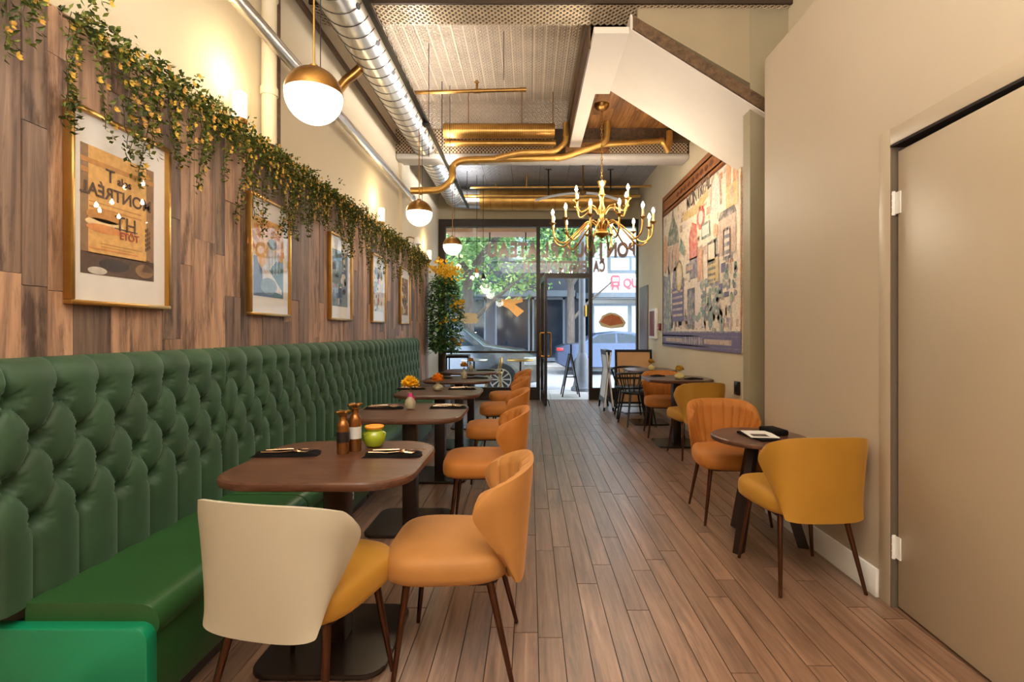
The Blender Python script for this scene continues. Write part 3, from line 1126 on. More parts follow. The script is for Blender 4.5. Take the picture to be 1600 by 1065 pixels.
mbd = thing('menu_board', 'black-framed board with two blank tan panels behind spindle chairs', 'sign', (1.39, 8.32, 0), 0, rot=(R(-3), 0, 0))
MB().box(0, .035, 0, .03, .02, .98).box(.57, .605, 0, .03, .02, .98).box(.035, .57, 0, .03, .94, .98).box(.035, .57, 0, .03, .5, .53).box(.035, .57, 0, .03, .1, .13).build('board_frame', BLACK, mbd, None)
MB().box(.035, .57, .008, .022, .53, .94).build('panel', TANP, mbd, None)
MB().box(.035, .57, .008, .022, .13, .5).build('panel', TANP, mbd, None)
for s in (.0, .57):
    MB().tube([(s + .017, .03, .9), (s + .017, .2, .03)], .01, 6).build('strut', BLACK, mbd)

# ================================================================== ON THE TABLES
def napkin(label, loc, rz, w_=.25, d_=.10, fork=True):
    rt = thing('napkin', label, 'napkin', loc, rz, 'black napkins with cutlery')
    rnd = random.Random(hash(label) & 255)
    nb = MB()

    def top(u, v):
        x = (u - .5) * w_
        y = (v - .5) * d_
        e = min(u, 1 - u, v * .7, (1 - v) * .7) / .08
        z = .009 * min(1, max(0, e)) ** .5 + .004 * math.sin(u * 9 + v * 4) * min(1, max(0, e)) + (.006 if v > .5 else 0) * min(1, max(0, e))
        return (x + .006 * math.sin(v * 5), y + .006 * math.sin(u * 7), max(0.0006, z))
    nb.grid(top, 22, 10)
    nb.box(-w_ / 2 + .006, w_ / 2 - .006, -d_ / 2 + .006, d_ / 2 - .006, 0, .0012)
    nb.build('cloth', NAPKIN, rt, 60)
    return rt


def cutlery(loc, rz, what, label):
    o = MB()
    if what == 'knife':
        o.tube([(-.10, 0, .004), (0, 0, .005), (.01, 0, .005)], [.0045, .0055, .004], 8)
        o.add([(.0, -.004, .004), (.11, -.003, .004), (.12, .004, .004), (.0, .005, .004), (0, -.004, .006), (.11, -.003, .006), (.12, .004, .006), (0, .005, .006)],
              [(3, 2, 1, 0), (4, 5, 6, 7), (0, 1, 5, 4), (1, 2, 6, 5), (2, 3, 7, 6), (3, 0, 4, 7)])
        nm = 'knife'
    else:
        o.tube([(-.10, 0, .004), (-.02, 0, .004), (.03, 0, .009)], [.0055, .003, .003], 8)
        o.tube([(.03, 0, .009), (.045, 0, .009), (.055, 0, .008)], [.004, .010, .010], 8)
        for k in (-1.5, -.5, .5, 1.5):
            o.tube([(.053, k * .0055, .008), (.085, k * .005, .005), (.095, k * .005, .008)], .0016, 5)
        nm = 'fork'
    b_ = o.build(nm, SILVER, None, 50)
    b_.location = loc
    b_.rotation_euler = (0, 0, R(rz))
    tag(b_, label, nm, 'cutlery on black napkins')
    return b_


def on(xp, yp, zt=TT):
    """point of a horizontal plane at height zt under a photo pixel"""
    Z = (1.27 - zt) * 800 / (yp - 518)
    return ((xp - 828) / 800 * Z, Z, zt)


spots = [((448, 710), 6, 'nearest table, on its banquette side', .27), ((614, 711), 2, 'nearest table, in front of the green pot', .24),
         ((600, 638), 3, 'second table, on its banquette side', .26), ((700, 637), 2, 'second table, right of the yellow flower', .25),
         ((642, 608), 3, 'third table, on its banquette side', .26), ((722, 608), 2, 'third table, right of the orange flower', .25)]
for (pp, rz, who_, w_) in spots:
    L_ = on(*pp)
    napkin('folded black napkin on the ' + who_, L_, rz, w_)
    zz = (L_[0], L_[1] - .014, L_[2] + .010)
    cutlery(zz, rz - 4, 'fork', 'polished fork on the napkin of the ' + who_)
    cutlery((L_[0] + .015, L_[1] + .012, L_[2] + .016), rz + 3, 'knife', 'polished knife on the napkin of the ' + who_)
napkin('folded black napkin on the fourth banquette table, aisle side', (TX + .2, TY[3], TT), 2, .25)
napkin('folded black napkin on the fourth banquette table, wall side', (TX - .2, TY[3], TT), 2, .25)
napkin('folded black napkin on the fifth banquette table, aisle side', (TX + .2, TY[4], TT), 2, .25)
napkin('folded black napkin on the angular table under the mural', (1.80, 5.62, TT), 20, .2, .1)
napkin('folded black napkin on the angular table, left of the flower vase', (1.50, 6.0, TT), 20, .16, .1)

# pepper mills
MILL = mat('mill_amber', rgb(150, 98, 52), 0.18, 0.7, vary=0.15)
MILLD = mat('mill_dark_label', rgb(28, 22, 24), 0.4, vary=0.2)
MILLW = mat('mill_pale_label', rgb(196, 194, 192), 0.5, vary=0.05)


def mill(label, loc, h, lab):
    rt = thing('pepper_mill', label, 'pepper mill', loc, 25, 'pepper mills')
    MB().lathe([(.024, 0), (.026, .004), (.026, h * .62), (.0255, h * .66), (.019, h * .72), (.015, h * .76), (.015, h * .84), (.018, h * .86)], 24).build('mill_body', MILL, rt)
    MB().lathe([(.0264, h * .26), (.0268, h * .262), (.0268, h * .5), (.0264, h * .502)], 24).build('paper_band', lab, rt, label='plain printed band')
    k = MB().lathe([(.018, h * .86), (.02, h * .87), (.02, h * .885), (.012, h * .89)], 20)
    for q in range(4):
        a = R(90 * q + 20)
        k.rbox(-.008, .008, -.008, .008, h * .885, h * .96, .004)
        k.M = Matrix.Rotation(a, 4, 'Z')
        k.rbox(.004, .034, -.0085, .0085, h * .91, h * .97, .005)
        k.M = None
    k.build('turn_handle', BRASSD, rt)


mill('shorter amber pepper mill with dark label band and brass handle', on(536, 708), .19, MILLD)
mill('taller amber pepper mill with pale label band and brass handle', on(555, 704), .215, MILLW)
# green pot with an orange top
GREENP = mat('lime_glaze', rgb(150, 164, 34), 0.2, vary=0.1, coat=0.5)
ORNG = mat('orange_fill', rgb(240, 158, 44), 0.5, vary=0.2, vscale=60, bump=0.4, bscale=90)
gp = thing('glazed_pot', 'small lime green glazed pot with open yellow rim and orange filling', 'pot', on(585, 697), 0)
gp.scale = (1.15, 1.15, 1.2)
MB().lathe([(.018, 0), (.03, .004), (.040, .02), (.043, .036), (.038, .052), (.031, .060), (.034, .068), (.037, .074), (.033, .074), (.028, .06)], 28).build('pot_body', GREENP, gp)
MB().lathe([(.0345, .069), (.0378, .075), (.036, .079), (.032, .076)], 28).build('rim', ORNG, gp, label='yellow glazed rim')
MB().lathe([(.031, .066), (.02, .074), (.001, .076)], 20).build('filling', ORNG, gp)
for s in (0, PI):
    MB().tube([(.034 * math.cos(s) + math.cos(s) * .01 * math.sin(a_) + .0 * a_, 0, .046 + .009 * math.cos(a_)) for a_ in [PI * q / 6 for q in range(7)]], .003, 6).build('handle', GREENP, gp)


VCER = mat('vase_ceramic', rgb(168, 158, 132), 0.35, vary=0.15, vscale=20)
VCER2 = mat('vase_yellow', rgb(214, 196, 130), 0.4, vary=0.1)
PET = mat('petal_yellow', rgb(250, 196, 20), 0.6, vary=0.2, vscale=30)
PET2 = mat('petal_orange', rgb(236, 142, 26), 0.6, vary=0.2, vscale=30)
PINK = mat('pink_ribbon', rgb(214, 60, 130), 0.6, vary=0.1)


def flower(label, loc, vm, pm, vh, vr, hr, neck, ribbon=False, petals=60):
    rt = thing('flower_vase', label, 'vase', loc, 0, 'flowers in small vases')
    MB().lathe([(vr * .5, 0), (vr * .8, vh * .06), (vr, vh * .3), (vr * .92, vh * .5), (vr * .5, vh * .68), (vr * .3, vh * .78), (vr * .3, vh * .95), (vr * .42, vh), (vr * .3, vh * .97)], 22).build('vase', vm, rt)
    c = Vector((0, 0, vh + neck + hr * .45))
    MB().tube([(0, 0, vh * .5), (.002, 0, vh + neck)], .003, 6).build('stem', LEAF[1], rt)
    rnd = random.Random(len(label))
    pb = MB()
    for k in range(petals + 20):
        a = k * 2.39996
        el = -.45 + 1.9 * (k / (petals + 20)) ** 1.1 + rnd.uniform(-.12, .12)
        dd = Vector((math.cos(a) * math.cos(el), math.sin(a) * math.cos(el), math.sin(el) * .8))
        tw = Vector((rnd.uniform(-.6, .6), rnd.uniform(-.6, .6), 1))
        pb.leaf(c + dd * hr * .25 - Vector((0, 0, hr * .1)), dd + Vector((0, 0, .35)), tw, hr * rnd.uniform(.62, .82), hr * rnd.uniform(.6, .85))
    pb.build('bloom', pm, rt, 60)
    MB().lathe([(hr * .3, -hr * .35), (hr * .62, -hr * .1), (hr * .66, hr * .15), (hr * .4, hr * .4), (.001, hr * .48)], 14, c).build('bloom_heart', pm, rt)
    if ribbon:
        MB().lathe([(vr * .42, vh * .70), (vr * .40, vh * .95)], 10).add([(.012, -.008, vh * .9), (.03, -.012, vh * .72), (.036, -.006, vh * .5), (.02, -.004, vh * .62)], [(0, 1, 2, 3)]).build('ribbon', PINK, rt)
    return rt


flower('bright yellow bloom in a bulb vase with pink ribbon, second table', on(641, 639), VCER, PET, .115, .037, .066, .03, True)
flower('orange bloom in squat round vase on the third banquette table', on(684, 609.5), VCER, PET2, .075, .048, .062, .0)
flower('dark amber bloom in narrow bud vase on the fourth banquette table', (TX + .06, TY[3] - .05, TT), VCER, FLOW[1], .12, .035, .05, .01)
flower('amber bloom in bud vase on the fifth banquette table', (TX, TY[4], TT), VCER, FLOW[1], .11, .03, .045, .01)
flower('pale yellow bloom in cream vase on the angular table', (1.66, 5.68, TT), VCER2, FLOW[0], .085, .055, .055, .0)
flower('small yellow bloom in cream vase on the far right table', (1.66, 7.0, TT), VCER2, FLOW[0], .09, .045, .05, .0)
# tray folder and leaflet on the round table
mf = thing('menu_folder', 'black leather menu folder lying open on small round table', 'menu', (1.40, 3.08, .642), 8)
MB().rbox(-.10, .02, -.15, .12, 0, .012, .004).build('folder_cover', NAPKIN, mf)
MB().rbox(.06, .16, -.02, .14, 0, .035, .01).build('folder_flap', NAPKIN, mf)
lf = MB().box(-.07, .09, -.09, .11, 0, .004).build('leaflet', PAPER, None, None)
lf.location = (1.365, 3.06, .6545)
lf.rotation_euler = (0, 0, R(-6))
tag(lf, 'pale printed leaflet lying on black menu folder', 'leaflet')
MB().box(-.05, .04, -.07, .0, .004, .005).build('photo_print', mat('leaflet_print', rgb(90, 74, 66), .6, vary=.5, vscale=60), lf, None)

# ================================================================== FRAMED POSTERS
def rect(mb, x0, x1, y0, y1, z, mi, t=.0006):
    mb.box(x0, x1, y0, y1, z, z + t, mi)


PAL = [rgb(230, 180, 106), rgb(200, 142, 76), rgb(92, 70, 58), rgb(150, 116, 84), rgb(240, 214, 160), rgb(84, 102, 130), rgb(70, 110, 116), rgb(224, 150, 86),
       rgb(214, 206, 196), rgb(120, 140, 150), rgb(58, 50, 52), rgb(170, 80, 60)]
PALM = [mat('print_ink_%d' % i, c, .6, vary=.22, vscale=45) for i, c in enumerate(PAL)]
fy = [1.835, 3.02, 4.24, 5.37, 6.55]
fw, fh = .512, .735
flab = ['largest gold-framed poster with lettering and burger, nearest on the plank wall', 'gold-framed print of pale figure before an orange sunburst, second along the wall',
        'gold-framed blue and cream abstract print, third along the plank wall', 'gold-framed white street print, fourth along the plank wall', 'narrow-looking gold-framed sepia print, last before the potted tree']
for i in range(5):
    rt = thing('framed_poster', flab[i], 'picture', (WB + .003, fy[i], 1.37), 0, 'framed posters on the plank wall', rot=(R(90), 0, R(90)))
    b_ = .017
    f = MB()
    for (x0, x1, y0, y1) in ((0, fw, 0, b_), (0, fw, fh - b_, fh), (0, b_, b_, fh - b_), (fw - b_, fw, b_, fh - b_)):
        f.rbox(x0, x1, y0, y1, 0, .032, .003)
    f.build('frame', GOLDF, rt, 35)
    MB().box(b_, fw - b_, b_, fh - b_, .004, .012).build('mat_board', PAPER, rt, None)
    MB().box(b_, fw - b_, b_, fh - b_, .022, .024).build('glass', PGLASS, rt, None)
    a = MB()
    x0, x1, y0, y1 = .058, fw - .085, .12, fh - .13
    z = .0122
    W, H = x1 - x0, y1 - y0

    def P(u0, u1, v0, v1, mi, dz):
        rect(a, x0 + u0 * W, x0 + u1 * W, y0 + v0 * H, y0 + v1 * H, z + dz * .0006, mi)

    def E(u, v, ru, rv, mi, dz, n=24, a0=0, a1=360):
        pts = [(x0 + u * W + ru * W * math.cos(R(a0 + (a1 - a0) * k / n)), y0 + v * H + rv * H * math.sin(R(a0 + (a1 - a0) * k / n))) for k in range(n + (0 if a1 - a0 == 360 else 1))]
        if a1 - a0 != 360:
            pts.append((x0 + u * W, y0 + v * H))
        a.slab(pts, z + dz * .0006, z + dz * .0006 + .0006, 0, mi)
    if i == 0:
        P(0, 1, 0, 1, 3, 0)
        P(.09, .88, .16, 1, 0, 1)
        P(0, 1, 0, .17, 2, 1)
        P(.0, 1, .86, .9, 1, 2)
        P(.0, .09, .78, .82, 1, 2)
        E(.3, .47, .24, .05, 1, 2)
        E(.3, .41, .25, .04, 4, 2)
        E(.3, .37, .24, .035, 7, 3)
        E(.42, .09, .2, .05, 10, 3)
        E(.2, .03, .12, .03, 8, 3)
        E(.85, .08, .14, .06, 3, 3)
        for k in range(9):
            E(.9, .08 + k * .012, .10 - k * .008, .004, 2, 4 + k % 2)
        for k in range(14):
            P(.86 + (k % 3) * .03, .875 + (k % 3) * .03, .26 + k * .014, .29 + k * .014, 2, 4)
        P(.1, .8, .52, .535, 1, 3)
        P(.1, .8, .565, .572, 1, 3)
        P(.1, .75, .2, .21, 7, 3)
        P(.25, .8, .25, .255, 1, 3)
        P(.25, .7, .225, .23, 1, 3)
        P(.42, .74, .395, .405, 2, 4)
        E(.72, .43, .1, .09, 0, 3)
    elif i == 1:
        P(0, 1, 0, 1, 0, 0)
        P(0, 1, 0, .5, 5, 1)
        for k in range(9):
            E(.42, .56, .62, .42, 1 if k % 2 else 7, 2, 3, 20 * k, 20 * k + 12)
        E(.42, .56, .34, .24, 0, 3)
        P(.62, 1, .0, .42, 6, 3)
        a.slab([(x0 + u * W, y0 + v * H) for u, v in ((.28, .12), (.95, .05), (.9, .3), (.75, .66), (.62, .74), (.5, .7), (.42, .45), (.26, .36))], z + .0024, z + .003, 0, 8)
        a.slab([(x0 + u * W, y0 + v * H) for u, v in ((.5, .35), (.95, .1), (.95, .42), (.75, .5))], z + .003, z + .0036, 0, 6)
        E(.6, .7, .16, .07, 9, 5)
        E(.48, .14, .28, .11, 9, 5)
        for k in range(9):
            P(.42 + k * .055, .435 + k * .055, .32 + .03 * math.sin(k), .62, 9 if k % 2 else 8, 6)
    else:
        rnd = random.Random(40 + i)
        base = {2: 9, 3: 8, 4: 3}[i]
        P(0, 1, 0, 1, base, 0)
        cols = {2: (5, 6, 8, 9, 10, 4, 6), 3: (9, 8, 5, 11, 10, 4, 6), 4: (2, 4, 0, 10, 8, 3, 11)}[i]
        for k in range(34):
            u, v = rnd.random() * .85, rnd.random() * .88
            if k % 3:
                P(u, min(1, u + rnd.uniform(.05, .22)), v, min(1, v + rnd.uniform(.03, .2)), cols[k % 7], 1 + k % 5)
            else:
                E(min(.85, max(.15, u)), min(.9, max(.1, v)), rnd.uniform(.04, .14), rnd.uniform(.03, .08), cols[k % 7], 1 + k % 5)
    a.build('print', PALM, rt, None)
    if i == 0:
        INK = PALM[10]
        text('lettering', 'alos', .046, INK, rt, (x0 + .55 * W, y0 + .79 * H, z + .0035), extrude=.0005, bold=.0006)
        text('lettering', 'T', .075, INK, rt, (x0 + .36 * W, y0 + .805 * H, z + .0035), extrude=.0005)
        text('lettering', 'MONTRÉAL', .068, PALM[2], rt, (x0 + .47 * W, y0 + .66 * H, z + .0035), (0, R(180), 0), extrude=.0005, bold=.001)  # reflection of the mural title in the glass, drawn as mirrored print
        text('lettering', 'TH', .085, PALM[2], rt, (x0 + .57 * W, y0 + .44 * H, z + .0045), extrude=.0005)
        text('lettering', 'ETÔT', .04, PALM[11], rt, (x0 + .62 * W, y0 + .345 * H, z + .0045), extrude=.0005, bold=.001)

# ================================================================== MURAL
mu = thing('wall_mural', 'large painted city mural with carved frame borders and title lettering', 'mural', (XF - .002, 7.73, 1.06), 0, rot=(R(90), 0, R(-90)))
MW, MH = 2.88, 2.22
MCOL = [rgb(232, 214, 190), rgb(150, 96, 56), rgb(104, 58, 34), rgb(150, 128, 150), rgb(112, 100, 136), rgb(176, 144, 130), rgb(76, 92, 84), rgb(90, 122, 126), rgb(206, 140, 90),
        rgb(196, 70, 58), rgb(86, 88, 116), rgb(210, 176, 96), rgb(222, 204, 196), rgb(56, 50, 54), rgb(60, 120, 108), rgb(186, 150, 128)]


def mural_paint(name, col):
    m, t, b = base_mat(name)
    geo = t.nodes.new('ShaderNodeNewGeometry')
    n = t.nodes.new('ShaderNodeTexNoise')
    n.inputs['Scale'].default_value = 11
    n.inputs['Detail'].default_value = 8
    n.inputs['Roughness'].default_value = .7
    t.links.new(geo.outputs['Position'], n.inputs['Vector'])
    mr = t.nodes.new('ShaderNodeMapRange')
    mr.inputs[1].default_value = .42
    mr.inputs[2].default_value = .62
    mr.inputs[3].default_value = .05
    mr.inputs[4].default_value = .62
    t.links.new(n.outputs['Fac'], mr.inputs[0])
    m1 = t.nodes.new('ShaderNodeMixRGB')
    m1.inputs[1].default_value = col
    m1.inputs[2].default_value = rgb(226, 206, 184)
    t.links.new(mr.outputs[0], m1.inputs[0])
    vo = t.nodes.new('ShaderNodeTexVoronoi')
    vo.feature = 'DISTANCE_TO_EDGE'
    vo.inputs['Scale'].default_value = 17
    mixv = t.nodes.new('ShaderNodeMixRGB')
    mixv.inputs[0].default_value = .25
    t.links.new(geo.outputs['Position'], mixv.inputs[1])
    t.links.new(n.outputs['Color'], mixv.inputs[2])
    t.links.new(mixv.outputs[0], vo.inputs['Vector'])
    mr2 = t.nodes.new('ShaderNodeMapRange')
    mr2.inputs[1].default_value = .0
    mr2.inputs[2].default_value = .07
    mr2.inputs[3].default_value = .55
    mr2.inputs[4].default_value = 0
    t.links.new(vo.outputs['Distance'], mr2.inputs[0])
    m2 = t.nodes.new('ShaderNodeMixRGB')
    m2.inputs[2].default_value = rgb(96, 84, 88)
    t.links.new(m1.outputs[0], m2.inputs[1])
    t.links.new(mr2.outputs[0], m2.inputs[0])
    t.links.new(m2.outputs[0], b.inputs['Base Color'])
    b.inputs['Roughness'].default_value = .5
    return m


MM = [mural_paint('mural_paint_%d' % i, c) if i not in (1, 2, 4) else mat('mural_paint_%d' % i, c, .5, vary=.28, vscale=26) for i, c in enumerate(MCOL)]
a = MB()
rect(a, 0, MW, 0, MH, 0, 0, .01)


def MP(x0, x1, y0, y1, mi, dz=1):
    rect(a, x0, x1, y0, y1, .01 + dz * .0005, mi, .0005)


def MG(pts, mi, dz=1):
    a.slab(pts, .01 + dz * .0005, .0105 + dz * .0005, 0, mi)


def ME(x, y_, rx, ry, mi, dz=1, n=20):
    MG([(x + rx * math.cos(2 * PI * k / n), y_ + ry * math.sin(2 * PI * k / n)) for k in range(n)], mi, dz)


rnd = random.Random(5)
for k in range(150):                                   # sketchy background strokes
    x, y_ = rnd.uniform(.08, 2.7), rnd.uniform(.25, 1.85)
    low = y_ < .85
    MP(x, min(2.8, x + rnd.uniform(.02, .16)), y_, y_ + rnd.uniform(.015, .12), rnd.choice((10, 7, 3, 15, 5, 4) if low else (12, 5, 15, 0, 11, 8)), 1 + k % 4)
for k in range(120):                                   # paving and planting strokes low down
    x = rnd.uniform(.1, 2.75)
    MP(x, x + rnd.uniform(.02, .07), .22 + rnd.random() * .2, .23 + rnd.random() * .3, rnd.choice((5, 15, 3, 10)), 2)
MG([(.05, .2), (.35, .2), (.42, .9), (.3, 1.0), (.05, 1.05)], 10, 5)          # left house and tower
MG([(.2, .22), (.25, .9), (.34, 1.25), (.43, .9), (.46, .22)], 7, 6)
MP(.5, 1.05, .35, .8, 4, 5)
MG([(.48, .8), (1.08, .8), (.95, 1.1), (.6, 1.1)], 10, 6)
for k in range(5):
    MP(.54, 1.0, .42 + k * .08, .45 + k * .08, 3 if k % 2 else 15, 7)
MP(1.2, 1.5, .25, .75, 13, 5)
MP(1.25, 1.45, .3, .72, 10, 6)
MP(1.52, 1.75, .25, .8, 12, 5)
for k in range(60):                                    # shrubs
    x, y_ = rnd.gauss(2.1, .28), rnd.gauss(.55, .16)
    if .22 < y_ < 1.1 and x < 2.75:
        ME(x, y_, rnd.uniform(.03, .08), rnd.uniform(.025, .06), rnd.choice((7, 10, 14, 7)), 6 + k % 3, 8)
for k in range(26):
    ME(2.6 + rnd.uniform(-.15, .15), .9 + rnd.uniform(-.35, .3), rnd.uniform(.02, .045), .03, rnd.choice((7, 10, 14)), 5 + k % 3, 8)
MG([(.25, 1.45), (.85, 1.4), (.78, 1.62), (.62, 1.78), (.55, 1.95), (.48, 1.78), (.3, 1.6)], 6, 6)        # green castle roof
MP(.3, .85, 1.05, 1.42, 15, 6)
for k in range(6):
    MP(.34 + k * .085, .38 + k * .085, 1.1, 1.36, 8 if k % 2 else 10, 7)
ME(.16, 1.35, .12, .28, 8, 7)
MG([(.85, 1.3), (1.05, 1.2), (1.1, 1.3), (.92, 1.46)], 14, 7)
ME(.85, .95, .16, .22, 13, 7)
ME(.85, .95, .13, .19, 11, 8)
ME(.85, .95, .08, .12, 0, 9)
MG([(.98, 1.68), (1.1, 1.75), (1.55, 1.74), (1.95, 1.84), (1.95, 1.74), (1.55, 1.63), (1.1, 1.64)], 11, 7)   # banner ribbon
ME(1.72, 1.55, .14, .14, 9, 7)
ME(1.72, 1.55, .08, .08, 12, 8)
MG([(1.3, 1.1), (1.6, 1.1), (1.58, 1.5), (1.4, 1.56), (1.28, 1.4)], 9, 8)
MG([(1.3, .86), (1.6, .86), (1.58, 1.12), (1.32, 1.12)], 10, 8)
for (x, y_, w_, h_, m1, m2) in ((1.75, 1.28, .28, .18, 14, 12), (1.15, .95, .3, .12, 10, 15), (1.95, .95, .26, .26, 13, 0), (1.95, .72, .36, .32, 10, 11), (2.42, .95, .2, .32, 13, 12), (1.6, .8, .2, .42, 5, 8)):
    MP(x, x + w_, y_, y_ + h_, m1, 9)
    MP(x + .03, x + w_ - .03, y_ + .03, y_ + h_ - .03, m2, 10)
for k in range(4):
    MP(1.98, 2.2, .76 + k * .065, .79 + k * .065, 13 if k % 2 else 6, 11)
for k in range(3):
    MP(2.44, 2.6, 1.0 + k * .08, 1.04 + k * .08, 10, 11)
# twin towered church and arch, upper right
MP(2.05, 2.35, 1.5, 1.85, 12, 6)
MG([(2.02, 1.55), (2.06, 1.85), (2.2, 2.0), (2.34, 1.85), (2.38, 1.55), (2.33, 1.55), (2.3, 1.83), (2.2, 1.94), (2.1, 1.83), (2.07, 1.55)], 15, 7)
MP(2.5, 2.62, 1.45, 1.95, 8, 7)
MP(2.68, 2.8, 1.45, 1.95, 8, 7)
MP(2.5, 2.8, 1.45, 1.68, 11, 8)
ME(2.65, 1.6, .05, .06, 15, 9)
MP(2.3, 2.75, 1.0, 1.38, 15, 8)
for k in range(5):
    MP(2.34 + k * .085, 2.38 + k * .085, 1.04, 1.3, 8 if k % 2 else 5, 9)
MG([(2.28, 1.38), (2.77, 1.38), (2.7, 1.46), (2.35, 1.46)], 13, 9)
ME(2.2, 1.3, .07, .08, 8, 9)
MP(2.15, 2.26, 1.02, 1.22, 7, 9)
for (x0, x1, y0, y1, m_) in ((0, MW, MH - .27, MH, 1), (0, MW, MH - .30, MH - .27, 2), (0, MW, MH - .08, MH - .06, 2), (0, MW, MH - .24, MH - .22, 2),
                             (0, MW, 0, .20, 4), (0, MW, .2, .215, 10), (0, MW, .15, .165, 10), (0, MW, .03, .045, 10), 
                             (0, .035, 0, MH, 2), (MW - .03, MW, .2, MH, 8)):
    MP(x0, x1, y0, y1, m_, 13)
MP(.2, 1.0, .07, .125, 5, 15)
MP(1.85, 2.65, .07, .125, 5, 15)
for k in range(9):
    ME(1.05 + k * .09, .1, .04, .05, 3 if k % 2 else 10, 14, 10)
    ME(.8 + k * .16, MH - .15, .07, .035, 2, 14, 10)
a.build('painting', MM, mu, None)
text('lettering', 'MONTRÉAL', .235, MM[13], mu, (1.63, 1.93 - .07, .018), (0, 0, R(4)), extrude=.0006, bold=.003, sx=.72)

# small things on the far right wall
nb = thing('notice_board', 'dark grey panel hung on the right wall beside window', 'board', (XF - .001, 9.35, .95), 0, rot=(R(90), 0, R(-90)))
MB().rbox(0, .62, 0, 1.12, 0, .02, .004).build('board_panel', mat('grey_panel', rgb(116, 106, 112), .4, vary=.2, vscale=4), nb)
fx = thing('alarm_cabinet', 'shallow white-framed red cabinet between grey panel and mural', 'cabinet', (XF - .001, 8.46, 1.16), 0, rot=(R(90), 0, R(-90)))
MB().rbox(0, .4, 0, .48, 0, .05, .006).build('cabinet_body', WHITE, fx)
MB().rbox(.04, .36, .04, .44, .05, .056, .003).build('red_panel', mat('red_paint', rgb(120, 28, 30), .4, vary=.2), fx, label='dark red front panel')
ap = thing('pull_station', 'tiny dark red alarm box next to the mural', 'alarm', (XF - .001, 7.95, 1.29), 0, rot=(R(90), 0, R(-90)))
MB().rbox(0, .08, 0, .11, 0, .035, .006).build('alarm_box', MATS['red_paint'], ap)
MB().rbox(.02, .06, .03, .045, .035, .045, .003).build('alarm_handle', WHITE, ap)
sw = thing('wall_speaker', 'small dark square fitting low on the wall under the mural', 'fitting', (XF - .001, 5.0, .66), 0, rot=(R(90), 0, R(-90)))
MB().rbox(0, .09, 0, .13, 0, .03, .005).build('fitting_plate', DARKW, sw)
MB().rbox(.02, .07, .03, .1, .03, .034, .002).build('fitting_cover', BLACK, sw)

# ================================================================== CEILING SERVICES
DUX, DUZ, DR = -1.336, 3.65, .17
du = thing('spiral_duct', 'large bright spiral steel duct running along the left ceiling', 'duct')
MB().tube([(DUX, -3.9, DUZ), (DUX, 8.9, DUZ), ] , DR, 40).build('duct_tube', STEEL, du, 60)
hx = MB()
pts = []
turns = int(9.0 / .15)
for k in range(turns * 28):
    a_ = 2 * PI * k / 28
    yv = 0.0 + k / 28 * .15
    if yv > 8.88:
        break
    pts.append((DUX + (DR + .001) * math.cos(a_), yv, DUZ + (DR + .001) * math.sin(a_)))
hx.tube(pts, .0045, 5)
hx.build('spiral_seam', SEAM, du)
for k in range(14):
    yv = 2.2 + k * .46
    a_ = R(-38)
    v = MB()
    c = Vector((DUX + (DR + .001) * math.cos(a_), yv, DUZ + (DR + .001) * math.sin(a_)))
    nrm = Vector((math.cos(a_), 0, math.sin(a_)))
    tg = Vector((0, 1, 0))
    bt = nrm.cross(tg)
    rim = [c + tg * .032 * math.cos(2 * PI * q / 12) + bt * .018 * math.sin(2 * PI * q / 12) for q in range(12)]
    v.add(rim + [p + nrm * .003 for p in rim], [tuple(range(12, 24))] + [(q, (q + 1) % 12, 12 + (q + 1) % 12, 12 + q) for q in range(12)])
    v.build('vent_slot', BLACK, du, None)
el = MB().tube(bent([(DUX, 8.88, DUZ), (DUX, 9.15, DUZ), (DUX + .5, 9.15, DUZ - .02)], .25, 8), .172, 28)
el.build('elbow', STEEL, du, 60)
dh = thing('cross_duct', 'wide bronze duct crossing above the storefront window', 'duct')
MB().tube([(DUX + .45, 9.15, DUZ - .03), (1.75, 9.15, DUZ - .03)], .185, 32).build('duct_tube', GOLDP, dh, 60)
for k in range(7):
    x = -.7 + k * .38
    MB().tube([(x, 9.15, DUZ - .03), (x + .012, 9.15, DUZ - .03)], .19, 32).build('duct_band', BRASSD, dh, 60)
ib = thing('insulated_duct', 'ribbed gold duct with seams hung before the second beam', 'duct')
MB().tube([(-1.05, 6.25, 3.72), (.30, 6.25, 3.72)], .085, 20).build('duct_tube', GOLDP, ib, 60)
r_ = MB()
for k in range(60):
    x = -1.04 + k * .0225
    r_.tube([(x, 6.25, 3.72), (x + .009, 6.25, 3.72)], .090, 16)
r_.build('duct_ribs', BRASSD, ib, kind='stuff')
MB().tube([(-1.05, 6.36, 3.61), (.32, 6.36, 3.61)], .04, 12).build('lower_pipe', GOLDP, ib)
for x in (-.75, -.1, .28):
    MB().tube([(x, 6.25, 3.72), (x, 6.25, HC)], .006, 6).build('hanger', BRASSD, ib)


def pipe(name, label, pts, r, m, rad=.12, seg=12, collars=(), group='pipes under the ceiling'):
    t = thing(name, label, 'pipe', (0, 0, 0), 0, group)
    MB().tube(bent(pts, rad), r, seg).build('pipe_run', m, t, 50)
    for (p, q) in collars:
        MB().tube([p, q], r * 1.18, seg).build('collar', m, t, 50)
    return t


